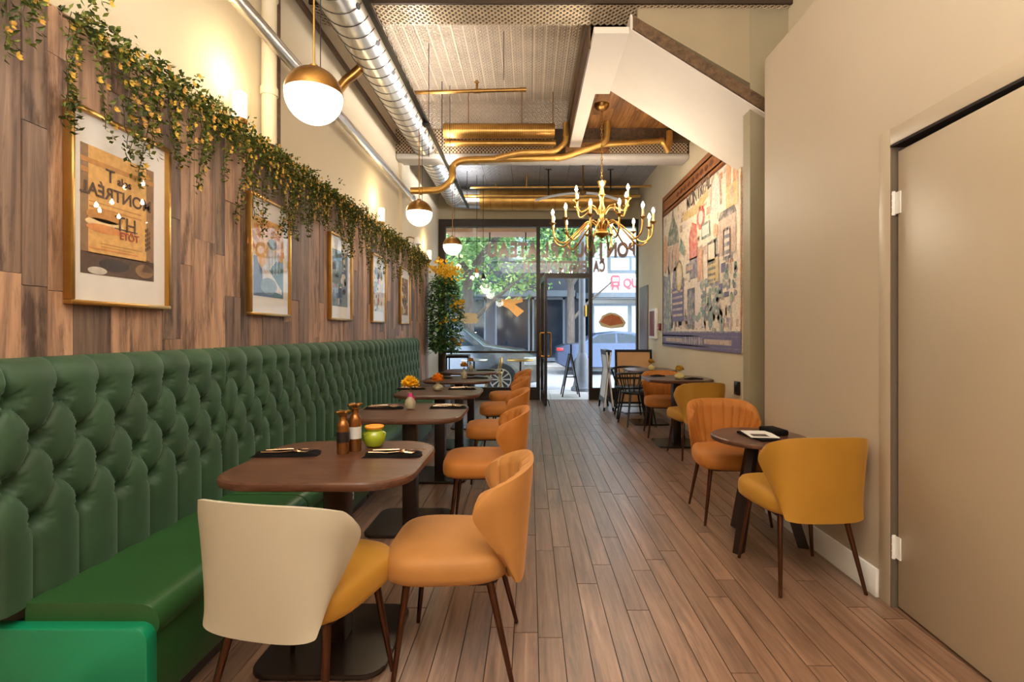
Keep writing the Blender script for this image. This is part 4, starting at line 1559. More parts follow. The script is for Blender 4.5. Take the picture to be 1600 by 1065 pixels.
pipe('conduit', 'straight steel pipe running along the upper left wall', [(-1.555, -3.5, 3.03), (-1.555, 5.62, 3.03), (-1.555, 6.75, 3.03)], .042, STEEL,
     collars=[((-1.555, 2.6, 3.03), (-1.555, 2.66, 3.03)), ((-1.555, 6.6, 3.03), (-1.555, 6.75, 3.03))])
pipe('wall_pipe', 'beige painted vertical pipe with an elbow on the left wall', [(-1.64, 3.22, 2.44), (-1.64, 3.22, 3.45), (-1.5, 3.26, 3.62), (-1.2, 3.6, 3.95)], .045, PLASTER,
     collars=[((-1.64, 3.22, 3.35), (-1.64, 3.22, 3.42)), ((-1.64, 3.22, 2.75), (-1.64, 3.22, 2.80))])
pipe('thin_conduit', 'thin beige conduit along the top of the left wall', [(-1.665, 2.2, 3.66), (-1.665, 6.5, 3.66)], .022, BEAMW)
MB().tube(bent([(-1.40, 4.42, 3.60), px(552, 117, 4.42), px(540, 126, 4.42), px(527, 143, 4.42)], .05), .04, 12).build('branch_pipe', BRASSD, du, 50, label='bronze branch pipe')
Zp = 6.3
pipe('gold_pipe', 'gold pipe bending up around the spiral duct end', [px(642, 298, Zp), px(690, 297, Zp), px(708, 278, Zp), px(706, 258, Zp), px(722, 250, Zp), px(880, 246, Zp), px(948, 222, Zp - .1), px(950, 172, Zp - .15)],
     .042, GOLDP, .09, collars=[(px(742, 250, Zp), px(748, 250, Zp)), (px(868, 246, Zp), px(874, 246, Zp)), (px(655, 298, Zp), px(660, 298, Zp))])
pipe('gold_pipe', 'gold pipe stepping up beside white bulkhead', [px(775, 247, Zp - .1), px(812, 238, Zp - .1), px(868, 236, Zp - .1), px(884, 222, Zp - .1), px(884, 192, Zp - .1)], .035, GOLDP, .06,
     collars=[(px(884, 214, Zp - .1), px(884, 208, Zp - .1))])
pipe('gold_pipe', 'gold pipe with elbow crossing under the plank ceiling', [px(938, 226, Zp), px(1036, 220, Zp), px(1045, 238, Zp)], .035, GOLDP, .06,
     collars=[(px(1030, 220, Zp), px(1037, 220, Zp))])
pipe('gold_pipe', 'short vertical gold pipe dropping from the plank ceiling', [px(1046, 205, Zp - .05), px(1046, 228, Zp - .05)], .04, GOLDP)
sp = pipe('sprinkler_pipe', 'thin bronze sprinkler pipe under the tin ceiling', [px(597, 146, 5.5), px(822, 140, 5.5)], .02, BRASSD,
          collars=[(px(740, 142.5, 5.5), px(752, 142, 5.5)), (px(812, 140, 5.5), px(822, 140, 5.5))])
MB().tube([px(745, 142, 5.5), px(745, 128, 5.5)], .014, 8).lathe([(.02, 0), (.03, .01), (.012, .03)], 10, px(745, 130, 5.5)).build('sprinkler_head', BRASSD, sp)
sp2 = pipe('sprinkler_pipe', 'thin gold sprinkler pipe under the grey front ceiling', [px(735, 293, 8.4), px(1018, 291, 8.4)], .018, GOLDP)
for x in (775, 823, 911):
    MB().tube([px(x, 293, 8.4), px(x, 272 if x != 775 else 287, 8.4)], .012, 8).build('riser', GOLDP, sp2)
pipe('front_pipe', 'straight gold pipe above the storefront duct', [px(725, 306, 8.8), px(1000, 306, 8.8)], .03, GOLDP)
for (x, y0, y1, wh) in ((857, 262, 310, 'left of the chandelier chain'), (954, 262, 300, 'right of the chandelier chain')):
    t = thing('hanger_rod', 'black threaded hanger rod ' + wh, 'rod', (0, 0, 0), 0, 'black hanger rods')
    MB().tube([px(x, y0, 8.3), px(x, y1, 8.3)], .012, 6).build('rod', BLACK, t)
    MB().box(-.05, .05, -.02, .02, -.01, .01).build('bracket', BLACK, t, None, loc=px(x, y0 + 2, 8.3))
for (x, y0, y1, Z, wh) in ((670, 62, 245, 5.2, 'nearest the spiral duct'), (703, 118, 255, 6.1, 'left of the tin ceiling middle'), (787, 40, 125, 5.0, 'right of the tin ceiling middle')):
    t = MB().tube([px(x, y0, Z), px(x, y1, Z)], .004, 6).build('support_wire', BLACK, None)
    tag(t, 'thin dark support wire hanging ' + wh, 'wire', 'thin support wires')
wf = thing('ceiling_fan', 'white curved ceiling fan with thin blades behind the chandelier', 'fan', px(911, 300, 7.6))
MB().lathe([(.03, .02), (.05, .0), (.05, -.03), (.02, -.05)], 14).build('fan_motor', BRASSD, wf)
MB().tube([(0, 0, 0), (0, 0, .5)], .012, 8).build('fan_rod', BRASSD, wf)
for (dx, ln) in ((-1, .66), (1, .5)):
    b_ = MB()
    b_.grid(lambda u, v, dx=dx, ln=ln: (dx * (.05 + u * ln), (v - .5) * .10, -.01 - .11 * u * u + .012 * math.sin(v * PI)), 12, 4)
    b_.grid(lambda u, v, dx=dx, ln=ln: (dx * (.05 + u * ln), (v - .5) * .10, -.022 - .11 * u * u), 12, 4, flip=True)
    b_.build('fan_blade', WHITE, wf, 60)

# lighting track and pendants
TRX, TRZ = -1.03, 3.33
tr = thing('lighting_track', 'long black lighting track running beside the spiral duct', 'track')
MB().box(TRX - .017, TRX + .017, -1.0, 8.55, TRZ, TRZ + .03).build('track_rail', BLACK, tr, None)
MB().box(TRX - .022, TRX - .017, -1.0, 8.55, TRZ - .003, TRZ + .033).build('rail_edge', STEEL, tr, None, label='bright steel edge')
for yv in (.5, 3.3, 6.0, 8.4):
    MB().tube([(TRX, yv, TRZ + .03), (TRX, yv, HC if yv < 6.4 else 3.9)], .005, 6).build('suspension_wire', BLACK, tr)


def globe(label, Z, xp, yp, rad):
    c = px(xp, yp, Z)
    t = thing('globe_pendant', label, 'pendant lamp', (c.x, Z, 0), 0, 'globe pendants on the lighting track')
    seg, n = 36, 14
    op = MB().lathe([(rad * math.sin(R(a_)), c.z - rad * math.cos(R(a_))) for a_ in [0.5] + [k * 95 / n for k in range(1, n + 1)]], seg)
    op.build('opal_globe', OPAL, t, 60)
    MB().lathe([(rad * 1.012 * math.cos(R(a_)), c.z + rad * 1.012 * math.sin(R(a_))) for a_ in range(4, 88, 6)] + [(.02, c.z + rad * 1.013), (.02, c.z + rad * 1.1), (.006, c.z + rad * 1.12)], seg).build('brass_cap', BRASSD, t, 60)
    MB().tube([(0, 0, c.z + rad), (0, 0, TRZ)], .005, 8).build('drop_rod', BRASSD, t)
    MB().tube([(.03, 0, c.z + rad * .97), (.03, 0, TRZ)], .0022, 5).build('wire', BLACK, t)
    MB().rbox(TRX - c.x - .025, TRX - c.x + .04, -.04, .04, TRZ - .035, TRZ + .0, .008).build('track_adapter', BLACK, t)
    light('globe_glow', 'POINT', (0, 0, c.z - rad - .02), 7, (1, .94, .84), .12, parent=t)
    return t


globe('nearest and largest-looking globe pendant with brass cap', 2.36, 490.5, 150, .127)
globe('middle globe pendant with brass cap above the framed posters', 5.05, 655, 333, .127)
globe('farthest globe pendant with brass cap near the window', 6.95, 707, 384, .127)
for (xp, y0, y1, lab) in ((745, 350, 432, 'small bare bulb pendant on black cord in front of window'), (755, 372, 441, 'small black cone pendant on cord in front of window')):
    t = thing('cord_pendant', lab, 'pendant lamp', (0, 0, 0), 0, 'cord pendants by the window')
    p0, p1 = px(xp, y0, 8.6), px(xp, y1 - 8, 8.6)
    MB().tube([(p1.x, 8.6, 3.9), p1], .005, 6).build('cord', BLACK, t)
    if xp == 745:
        MB().lathe([(.012, .06), (.03, .05), (.034, 0), (.03, -.03)], 14, p1).build('socket', BRASSD, t)
        MB().lathe([(.02, -.02), (.028, -.06), (.018, -.09), (.001, -.1)], 12, p1).build('bulb', BULB, t)
    else:
        MB().lathe([(.01, .07), (.03, .03), (.05, -.03), (.045, -.03), (.02, .02)], 14, p1).build('lamp_shade', BLACK, t)
        MB().lathe([(.02, -.01), (.022, -.035), (.001, -.05)], 12, p1).build('bulb', OPAL, t)

# chandelier
ch = thing('chandelier', 'large brass two-tier candle chandelier hanging from the plank ceiling', 'chandelier', (.80, 5.7, 0))
MB().lathe([(.001, 2.30), (.03, 2.325), (.075, 2.35), (.08, 2.37), (.055, 2.40), (.045, 2.46), (.03, 2.5), (.022, 2.56), (.04, 2.60), (.045, 2.63), (.022, 2.68), (.018, 2.74), (.035, 2.80), (.02, 2.86), (.045, 2.92), (.05, 2.94), (.012, 2.95)], 20).build('column', BRASS, ch, 60)
cn = MB()
for k in range(24):
    z = 2.955 + k * .034
    ring = [(0.011 * math.cos(q * PI / 4) * (1 if k % 2 else 0), .011 * math.cos(q * PI / 4) * (0 if k % 2 else 1), z + .022 * math.sin(q * PI / 4)) for q in range(8)]
    cn.tube(ring, .0035, 5, closed=True)
cn.build('chain', BRASS, ch)
MB().lathe([(.085, 3.795), (.08, 3.77), (.05, 3.74), (.015, 3.73)], 20).build('canopy', BRASSD, ch, 60)


def arms(n, r0, zr, rc, zc, zl, off):
    pts = [(.04, 0, zr), (.09, 0, zr + .07), (.16, 0, zr + .085), (.24, 0, zr + .02) if rc > .4 else (.17, 0, zr + .05), (rc * .72, 0, zl + .01), (rc * .86, 0, zl), (rc * .97, 0, zl + .06), (rc, 0, zc)]
    sm = []
    for i in range(len(pts) - 1):
        P0 = Vector(pts[max(0, i - 1)])
        P1 = Vector(pts[i])
        P2 = Vector(pts[i + 1])
        P3 = Vector(pts[min(len(pts) - 1, i + 2)])
        for q in range(4):
            t = q / 4
            sm.append(.5 * ((2 * P1) + (-P0 + P2) * t + (2 * P0 - 5 * P1 + 4 * P2 - P3) * t * t + (-P0 + 3 * P1 - 3 * P2 + P3) * t ** 3))
    sm.append(Vector(pts[-1]))
    am = MB().tube(sm, .0098, 7).mesh('arm', BRASS, 60)
    cup = MB().lathe([(.008, -.03), (.014, -.012), (.036, .0), (.038, .006), (.014, .004)], 14).mesh('drip_cup', BRASS, 50)
    cdl = MB().lathe([(.012, 0), (.0125, .09), (.011, .095)], 12).mesh('candle', mat('candle_sleeve_%d' % n, rgb(238, 214, 160), .5, vary=.05), 50)
    blb = MB().lathe([(.008, 0), (.016, .018), (.013, .036), (.004, .056), (.0005, .062)], 12).mesh('flame_bulb', CBULB, 60)
    for k in range(n):
        a_ = 2 * PI * k / n + off
        o = piece('arm', am, ch, (0, 0, 0), rot=(0, 0, a_))
        piece('drip_cup', cup, o, (rc, 0, zc))
        piece('candle', cdl, o, (rc, 0, zc + .004))
        piece('flame_bulb', blb, o, (rc, 0, zc + .098))


arms(12, .04, 2.40, .56, 2.45, 2.25, .18)
arms(6, .03, 2.58, .32, 2.70, 2.58, .4)

# wall sconces
def sconce(label, Y, z):
    t = thing('wall_sconce', label, 'wall lamp', (XL, Y, z), 0, 'glass cylinder sconces')
    MB().rbox(0.001, .018, -.03, .03, -.17, -.08, .005).build('wall_plate', BRASSD, t)
    MB().tube(bent([(.018, 0, -.125), (.085, 0, -.125), (.085, 0, -.095)], .03), .008, 8).build('bracket', BRASSD, t)
    MB().lathe([(.012, -.115), (.036, -.105), (.040, -.08), (.030, -.072)], 20, (.085, 0, 0)).build('cup', BRASSD, t)
    MB().lathe([(.054, -.085), (.056, -.08), (.056, .085), (.053, .085), (.053, -.08)], 28, (.085, 0, 0), caps=False).build('glass_shade', PGLASS, t, 60)
    MB().lathe([(.034, -.078), (.036, -.07), (.036, .06), (.03, .07), (.001, .072)], 20, (.085, 0, 0)).build('frosted_tube', FROST, t, 60)
    light('sconce_glow', 'POINT', (.17, 0, .16), 7, (1, .76, .42), .06, parent=t)


sconce('lit glass cylinder sconce above the gap between first two posters', 2.85, 2.53)
sconce('lit glass cylinder sconce above the fourth poster', 5.56, 2.54)
sconce('lit glass cylinder sconce nearest the window', 8.2, 2.50)
sconce('lit glass cylinder sconce on plaster wall ahead of nearest poster', .25, 2.53)
pl = thing('picture_lamp', 'small white swing-arm lamp between second and last sconce', 'wall lamp', (XL, 6.85, 2.52))
MB().rbox(0, .02, -.04, .04, -.04, .04, .005).build('wall_plate', BRASSD, pl)
MB().tube(bent([(.02, 0, 0), (.10, 0, .02), (.16, .05, .0)], .03), .008, 8).build('arm', BRASSD, pl)
MB().lathe([(.02, .05), (.035, .03), (.06, -.05), (.055, -.05), (.02, .02)], 16, (.17, .06, -.02)).build('lamp_shade', WHITE, pl)

# ================================================================== GARLANDS
def garland(label, y0, y1, seed, dens=1.0):
    rnd = random.Random(seed)
    t = thing('flower_garland', label, 'garland', (XL + .03, y0, 2.38), 0, 'flower garlands along the plank wall')
    L = y1 - y0
    st, lf_, fl = MB(), MB(), MB()
    spine = [Vector((.03 + .015 * math.sin(k * 1.7), L * k / 12, .02 * math.sin(k * 2.3))) for k in range(13)]
    st.tube(spine, .006, 5)

    def leaves(p, d, n, sz):
        for _ in range(n):
            dd = Vector((rnd.gauss(.5, .6), rnd.gauss(0, .8), rnd.gauss(0, .6)))
            if dd.x < -.1:
                dd.x = -dd.x
            q = p + Vector((abs(rnd.gauss(0, .012)), rnd.gauss(0, .014), rnd.gauss(0, .012)))
            lf_.leaf(q, dd, Vector((rnd.random(), rnd.random(), 1)), sz * rnd.uniform(.7, 1.3), sz * rnd.uniform(.45, .75), rnd.randint(0, 1))

    def bloom(p):
        c = p + Vector((rnd.uniform(.01, .035), rnd.gauss(0, .012), rnd.gauss(0, .01)))
        mi = rnd.randint(0, 1)
        for k in range(6):
            a_ = 2 * PI * k / 6 + rnd.random()
            dd = Vector((.55, math.cos(a_), math.sin(a_)))
            fl.leaf(c, dd, Vector((1, 0, 0)), rnd.uniform(.012, .019), .014, mi)
    ns = int(L * 25 * dens)
    for k in range(ns):
        yv = L * (k + rnd.random()) / ns
        ln = rnd.choice((.12, .2, .26, .3, .36, .44, .52)) * rnd.uniform(.8, 1.15)
        p = Vector((rnd.uniform(.02, .07), yv, rnd.uniform(-.02, .05)))
        path = []
        n = max(4, int(ln / .028))
        vy = rnd.gauss(0, .006)
        for q in range(n):
            path.append(p.copy())
            p = p + Vector((rnd.gauss(0, .003), vy + rnd.gauss(0, .005), -.028))
            p.x = min(.12, max(.012, p.x))
            leaves(p, None, rnd.randint(6, 9), .024)
            if rnd.random() < (.48 if q < n * .6 else .25):
                bloom(p)
        st.tube(path, .0018, 4)
    for k in range(int(L * 210)):
        p = Vector((rnd.uniform(.01, .10), rnd.random() * L, rnd.gauss(.0, .035)))
        leaves(p, None, 6, .026)
        if rnd.random() < .28:
            bloom(p)
    st.build('vine', STEMM, t)
    lf_.build('foliage', LEAF, t, None, kind='stuff')
    fl.build('blossoms', FLOW, t, None, kind='stuff')


garland('yellow-flowered garland end hanging at the top left edge', .75, 1.66, 1)
garland('yellow-flowered garland hanging over the nearest poster', 1.80, 3.0, 2)
garland('yellow-flowered garland hanging between the first sconce and third poster', 3.02, 4.28, 3)
garland('yellow-flowered garland hanging over the third poster', 4.3, 5.45, 4, .9)
garland('yellow-flowered garland hanging over the fourth poster', 5.6, 6.6, 5, .9)
garland('yellow-flowered garland end nearest the potted tree', 6.75, 7.95, 6, .9)

# ================================================================== POTTED TREE AND WINDOW CORNER
pt = thing('potted_tree', 'tall artificial tree with green leaves and yellow flowers in corner', 'plant', (-1.4, 8.3, 0))
rnd = random.Random(11)
MB().lathe([(.13, 0), (.16, .02), (.2, .3), (.22, .5), (.21, .52), (.19, .5), (.17, .42), (.001, .42)], 22).build('pot', mat('grey_pot', rgb(92, 82, 78), .5, vary=.15), pt)
tk = MB().tube([(0, 0, .4), (.01, .02, .9), (-.01, 0, 1.4), (.02, -.02, 1.9)], [.03, .024, .02, .01], 8)
for k in range(7):
    a_ = k * 2.2
    tk.tube([(0, 0, 1.0 + k * .13), (.12 * math.cos(a_), .12 * math.sin(a_), 1.2 + k * .13), (.22 * math.cos(a_), .2 * math.sin(a_), 1.32 + k * .13)], [.01, .007, .004], 6)
tk.build('trunk', STEMM, pt)
lv = MB()
for k in range(3000):
    z = rnd.uniform(.95, 2.15)
    rr = .34 * math.sqrt(max(.05, 1 - ((z - 1.5) / .75) ** 2))
    a_, q = rnd.random() * 2 * PI, math.sqrt(rnd.random())
    p = Vector((rr * q * math.cos(a_), rr * q * math.sin(a_), z))
    if p.x < -.2:
        p.x = -.2
    lv.leaf(p, Vector((rnd.gauss(0, 1), rnd.gauss(0, 1), rnd.gauss(-.2, .5))), Vector((0, 0, 1)), rnd.uniform(.06, .10), rnd.uniform(.034, .055), 0 if rnd.random() < .6 else 1)
lv.build('foliage', [mat('tree_leaf_dark', rgb(52, 96, 50), .45, vary=.3, vscale=30), mat('tree_leaf_light', rgb(120, 160, 84), .45, vary=.3, vscale=30)], pt, None, kind='stuff')
fb = MB()
for (cx, cy, cz, n, s) in ((-.02, 0, 2.28, 130, .1), (.14, -.1, 2.2, 60, .07), (.22, -.1, 1.7, 34, .07), (.1, -.25, 1.45, 10, .06), (.2, 0, 1.1, 20, .07)):
    for k in range(n):
        p = Vector((rnd.gauss(cx, s), rnd.gauss(cy, s), rnd.gauss(cz, s * .8)))
        for q in range(5):
            a_ = q * 1.26
            fb.leaf(p, Vector((math.cos(a_), -.5, math.sin(a_))), Vector((0, -1, 0)), .028, .02)
fb.build('blossoms', mat('tree_flower', rgb(228, 178, 28), .6, vary=.25, vscale=30), pt, None, kind='stuff')
pb = thing('planter_box', 'low grey planter box standing at the far end of banquette', 'planter', (-1.66, 7.5, 0))
MB().rbox(0, .42, 0, .5, 0, .52, .01).build('box', mat('grey_box', rgb(110, 98, 94), .5, vary=.1), pb)
MB().lathe([(.12, .52), (.14, .56), (.13, .62), (.06, .66), (.001, .67)], 16, (.34, .2, 0)).build('domed_lid', BLACK, pb)
lc = thing('side_stand', 'low black metal frame stand in the window corner', 'stand', (-1.5, 9.15, 0))
f = MB()
for x in (0, .38):
    for y in (0, .3):
        f.box(x, x + .02, y, y + .02, 0, .84)
f.box(0, .4, 0, .02, .8, .84).box(0, .4, .3, .32, .8, .84).box(0, .02, 0, .32, .8, .84).box(.38, .4, 0, .32, .8, .84)
f.build('stand_frame', BLACK, lc, None)
MB().box(0, .4, 0, .32, .84, .86).build('stand_top', mat('grey_top', rgb(120, 124, 130), .4, vary=.1), lc, None)

# ================================================================== OUTSIDE
PAVE = mat('pavement', rgb(176, 172, 168), .8, vary=.12, vscale=6)
ROAD = mat('asphalt', rgb(150, 150, 154), .8, vary=.12, vscale=8)
struct('ground', MB().box(-30, 30, 9.64, 60, -.5, -.16), ROAD)
pv = struct('sidewalk', MB().box(-12, 12, 9.64, 11.3, -.2, -.02), PAVE)
pm = MB().box(-.5, .5, -.5, .5, -1, 0).mesh('paving_slab', PAVE, None)
for ix in range(8):
    for iy in range(2):
        piece('paving_slab', pm, pv, (-3.2 + ix * .8, 10.05 + iy * .8, -.005), (.79, .79, .02))
struct('sidewalk_far', MB().box(-30, 30, 19.2, 22.5, -.3, -.05), PAVE)
NAVY = mat('navy_cladding', rgb(54, 62, 78), .5, vary=.15, vscale=2)
DKGL = mat('shop_glass', rgb(34, 44, 58), .08, .1, vary=.3, vscale=1.5)
WBLD = mat('white_cladding', rgb(222, 226, 232), .6, vary=.05)
GRYF = mat('grey_window_frame', rgb(104, 116, 130), .5, vary=.1)
SKYG = mat('pale_window_glass', rgb(166, 190, 206), .1, .2, vary=.15, vscale=1)
SHELF = mat('lit_shelf', rgb(250, 220, 170), .5, emit=1.5, ecol=(1, .82, .55, 1))
# dark shop opposite
bd = thing('shop_building', 'dark navy shop front across street behind parked cars', 'building', (-7, 22, 0))
w_ = MB().box(0, 8.9, 0, 6, 2.9, 9).box(0, 8.9, 1.2, 6, 0, 2.9).box(0, .4, 0, 1.2, 0, 2.9).box(5.1, 5.5, 0, 1.2, 0, 2.9).box(8.5, 8.9, 0, 1.2, 0, 2.9)
w_.build('wall', NAVY, bd, None)
MB().box(0, 8.9, -.6, .05, 2.75, 3.0).build('awning', GRYF, bd, None)
for (a0, b0) in ((.4, 2.7), (2.8, 5.1), (5.5, 7.0), (7.1, 8.5)):
    f = MB().box(a0, b0, .02, .1, 0, .15).box(a0, b0, .02, .1, 2.65, 2.9).box(a0, a0 + .08, .02, .1, 0, 2.9).box(b0 - .08, b0, .02, .1, 0, 2.9).build('window', GRYF, bd, None)
    MB().box(a0 + .08, b0 - .08, .05, .07, .15, 2.65).build('pane', DKGL, f, None)
for k in range(5):
    MB().box(3.2 + (k % 2) * .8, 3.9 + (k % 2) * .8, -.02, .04, 1.0 + k * .22, 1.03 + k * .22).build('lit_shelf', SHELF, bd, None)
ORS = mat('orange_sign', rgb(226, 140, 50), .5, vary=.15)
s_ = MB().M
sg = MB()
sg.M = Matrix.Translation((5.75, -.05, 2.35)) @ Matrix.Rotation(R(90), 4, 'X')
sg.slab([(0, .3), (.5, .32), (.9, .5), (.95, .2), (.6, .1), (1.0, -.2), (.7, -.45), (.35, -.1), (.05, .05)], 0, .04)
sg.build('shop_emblem', ORS, bd, None)
for k in range(6):
    f = MB().box(.5 + k * 1.4, 1.4 + k * 1.4, -.03, .03, 4.3, 6.2).build('window', GRYF, bd, None)
    MB().box(.58 + k * 1.4, 1.32 + k * 1.4, -.04, -.03, 4.38, 6.12).build('pane', SKYG, f, None)
gr = thing('garage_building', 'dark recessed garage entrance seen through open door', 'building', (1.9, 22.4, 0))
MB().box(0, 2.2, 0, 4, 2.9, 9).box(0, .3, 0, 4, 0, 2.9).box(2.0, 2.2, 0, 4, 0, 2.9).box(0, 2.2, 2.5, 4, 0, 2.9).build('wall', NAVY, gr, None)
MB().box(.3, 2.0, .6, .66, .0, 2.3).build('garage_door', DKGL, gr, None)
MB().box(.1, 2.2, -.3, .02, 2.7, 2.95).build('awning', GRYF, gr, None)
wb = thing('white_building', 'white building with grey window and red sign across the street', 'building', (2.5, 20.5, 0))
MB().box(0, 10, 0, 1.3, 2.6, 9).box(0, 10, 1.0, 1.3, 0, 2.6).build('wall', WBLD, wb, None)
MB().box(0, 10, -.5, .02, 2.62, 2.8).build('awning', GRYF, wb, None)
for (a0, b0, z0, z1) in ((.62, 2.4, 3.62, 4.3), (3.0, 5.0, 3.62, 4.3), (.62, 2.4, 5.4, 6.4)):
    f = MB().box(a0, b0, -.06, .02, z0, z1).build('window', GRYF, wb, None)
    MB().box(a0 + .1, (a0 + b0) / 2 - .05, -.075, -.06, z0 + .1, z1 - .1).build('pane', SKYG, f, None)
    MB().box((a0 + b0) / 2 + .05, b0 - .1, -.075, -.06, z0 + .1, z1 - .1).build('pane', SKYG, f, None)
for k in range(4):
    f = MB().box(k * 1.5, k * 1.5 + 1.5, .05, .12, 0, 2.4).build('window', GRYF, wb, None)
    MB().box(k * 1.5 + .08, k * 1.5 + 1.42, .03, .05, .3, 2.3).build('pane', SKYG, f, None)
REDS = mat('red_sign', rgb(224, 76, 92), .5, vary=.08)
e = MB()
e.M = Matrix.Translation((.74, -.06, 2.98)) @ Matrix.Rotation(R(90), 4, 'X')
e.slab([(.0, .1), (.35, .1), (.35, .48), (.28, .54), (.06, .54), (0, .48)], 0, .03)
e.M = Matrix.Translation((.74, -.095, 2.98)) @ Matrix.Rotation(R(90), 4, 'X')
e.slab([(.05, .3), (.3, .3), (.3, .45), (.05, .45)], 0, .005, 0, 1)
e.slab([(.1, .16), (.25, .16), (.25, .22), (.1, .22)], 0, .005, 0, 1)
e.M = Matrix.Translation((.74, -.06, 2.98)) @ Matrix.Rotation(R(90), 4, 'X')
e.slab([(.02, -.05), (.07, -.05), (.12, .1), (.06, .1)], 0, .03)
e.slab([(.28, -.05), (.33, -.05), (.29, .1), (.23, .1)], 0, .03)
e.build('sign_emblem', [REDS, WBLD], wb, None, label='red tram-shaped emblem')
text('lettering', 'QUIUI', .5, REDS, wb, (1.78, -.04, 3.2), (R(90), 0, 0), .02, .01, sx=.8)

# street trees
def tree(label, loc, h, cr, cz, n, seed, lean=0.0, lsz=.22):
    t = thing('street_tree', label, 'tree', loc, 0, 'street trees outside')
    rnd = random.Random(seed)
    tk = MB().tube([(0, 0, -.2), (.02, 0, h * .5), (lean * .3, 0, h)], [.17, .14, .13], 10)
    tk.tube([(lean * .3, 0, h), (-.35, .1, h + .5), (-.7, .2, h + 1.8)], [.12, .1, .05], 8)
    tk.tube([(lean * .3, 0, h - .1), (.35, 0, h + .45), (1.0, .1, h + 1.3), (1.6, 0, h + 2)], [.12, .10, .07, .03], 8)
    tk.tube([(.02, 0, h * .55), (.6, 0, h * .75), (1.5, -.2, h * 1.0)], [.07, .05, .02], 8)
    tk.build('trunk', mat('bark_%d' % seed, rgb(94, 86, 80), .8, vary=.3, vscale=14, stretch=(1, 1, .3)), t)
    lv = MB()
    cl = [(rnd.gauss(0, cr * .55), rnd.gauss(0, cr * .4), cz + rnd.gauss(0, cr * .4)) for _ in range(26)]
    zmin = 2.35 if seed == 3 else 3.0
    for k in range(n):
        c = cl[k % 26]
        s = cr * .2
        p = Vector((rnd.gauss(c[0], s), rnd.gauss(c[1], s), rnd.gauss(c[2], s * .7)))
        if p.z < zmin - .5 * rnd.random():
            continue
        lv.leaf(p, Vector((rnd.gauss(0, 1), rnd.gauss(0, 1), rnd.gauss(-.3, .6))), Vector((rnd.gauss(0, .5), rnd.gauss(0, .5), 1)), lsz * rnd.uniform(.6, 1.2), lsz * rnd.uniform(.4, .7), rnd.choice((0, 1, 1, 2)))
    lv.build('foliage', [MATS['street_leaf_a'], MATS['street_leaf_b'], MATS['street_leaf_c']], t, None, kind='stuff')


mat('street_leaf_a', rgb(84, 128, 84), .6, vary=.3, vscale=8)
mat('street_leaf_b', rgb(136, 178, 104), .6, vary=.3, vscale=8)
mat('street_leaf_c', rgb(176, 208, 130), .6, vary=.2, vscale=8)
tree('forked street tree at the curb behind the farthest globe pendant', (-1.6, 13.2, -.15), 2.9, 2.1, 4.5, 7500, 3, lsz=.17)
tree('leafy street tree on the far sidewalk behind the graphite car', (-3.2, 18.9, -.1), 3.0, 2.4, 4.9, 6500, 4, lsz=.24)
tree('leafy street tree seen above the open entrance door', (1.5, 18.9, -.1), 3.2, 1.6, 4.9, 4500, 6, lsz=.22)
lp = thing('lamp_post', 'grey metal lamp post with a wide base behind entrance door', 'lamp post', (1.13, 11.1, -.02))
MB().lathe([(.24, 0), (.24, .08), (.2, .12), (.16, .3), (.14, .7), (.1, .8), (.085, .84)], 20).build('post_base', mat('post_grey', rgb(108, 112, 120), .5, .3, vary=.15), lp)
MB().lathe([(.075, .8), (.07, 2.0), (.06, 5.5)], 16).build('post_shaft', MATS['post_grey'], lp)
MB().rbox(.06, .1, -.07, .07, 1.62, 1.86, .004).build('yellow_notice', mat('notice_yellow', rgb(226, 178, 60), .6, vary=.1), lp, label='small yellow notice')
es = thing('street_easel', 'dark a-frame easel sign standing edge-on outside the doorway', 'sign', (.80, 9.95, 0))
for s in (1, -1):
    b_ = MB()
    b_.M = Matrix.Translation((s * .17, 0, 0)) @ Matrix.Rotation(R(-s * 11), 4, 'Y')
    b_.box(-.012, .012, 0, .03, 0, .84).box(-.012, .012, .45, .48, 0, .84).box(-.008, .008, .03, .45, .2, .8)
    b_.build('easel_leaf', BLACK, es, None)
MB().box(-.11, .11, .0, .02, .38, .40).build('spreader', BLACK, es, None)
MB().tube([(0, 0, .82), (0, 0, 1.02)], .02, 8).build('easel_handle', BLACK, es)


def bistro(label, loc, m):
    t = thing('bistro_table', label, 'table', loc, 0, 'sidewalk bistro tables')
    MB().lathe([(.001, .69), (.27, .69), (.28, .705), (.27, .72), (.001, .72)], 24).build('table_top', m, t, 40)
    MB().tube([(0, 0, .01), (0, 0, .69)], .022, 10).build('post', BLACK, t)
    MB().lathe([(.2, 0), (.2, .015), (.05, .03), (.02, .05)], 20).build('base', BLACK, t)


bistro('silver round bistro table outside the window, beside brass chair', (-1.12, 10.25, 0), STEEL)
bistro('brass round bistro table outside the window, by the amber chairs', (-.19, 10.2, 0), BRASS)
bc = thing('bistro_chair', 'brass hoop-backed bistro chair outside the window', 'chair', (-.74, 10.35, 0), 100)
MB().lathe([(.001, .43), (.18, .43), (.19, .445), (.18, .46), (.001, .46)], 20).build('seat', BRASS, bc)
MB().tube([(.17 * math.cos(R(a_)), -.12 - .05 * math.sin(R(a_)), .45 + .3 * math.sin(R(a_))) for a_ in range(0, 181, 15)], .014, 8).build('back_hoop', BRASS, bc)
for (sx, sy) in ((1, 1), (-1, 1), (1, -1), (-1, -1)):
    MB().tube([(sx * .17, sy * .17, 0), (sx * .13, sy * .12, .44)], .011, 8).build('leg', BRASS, bc)


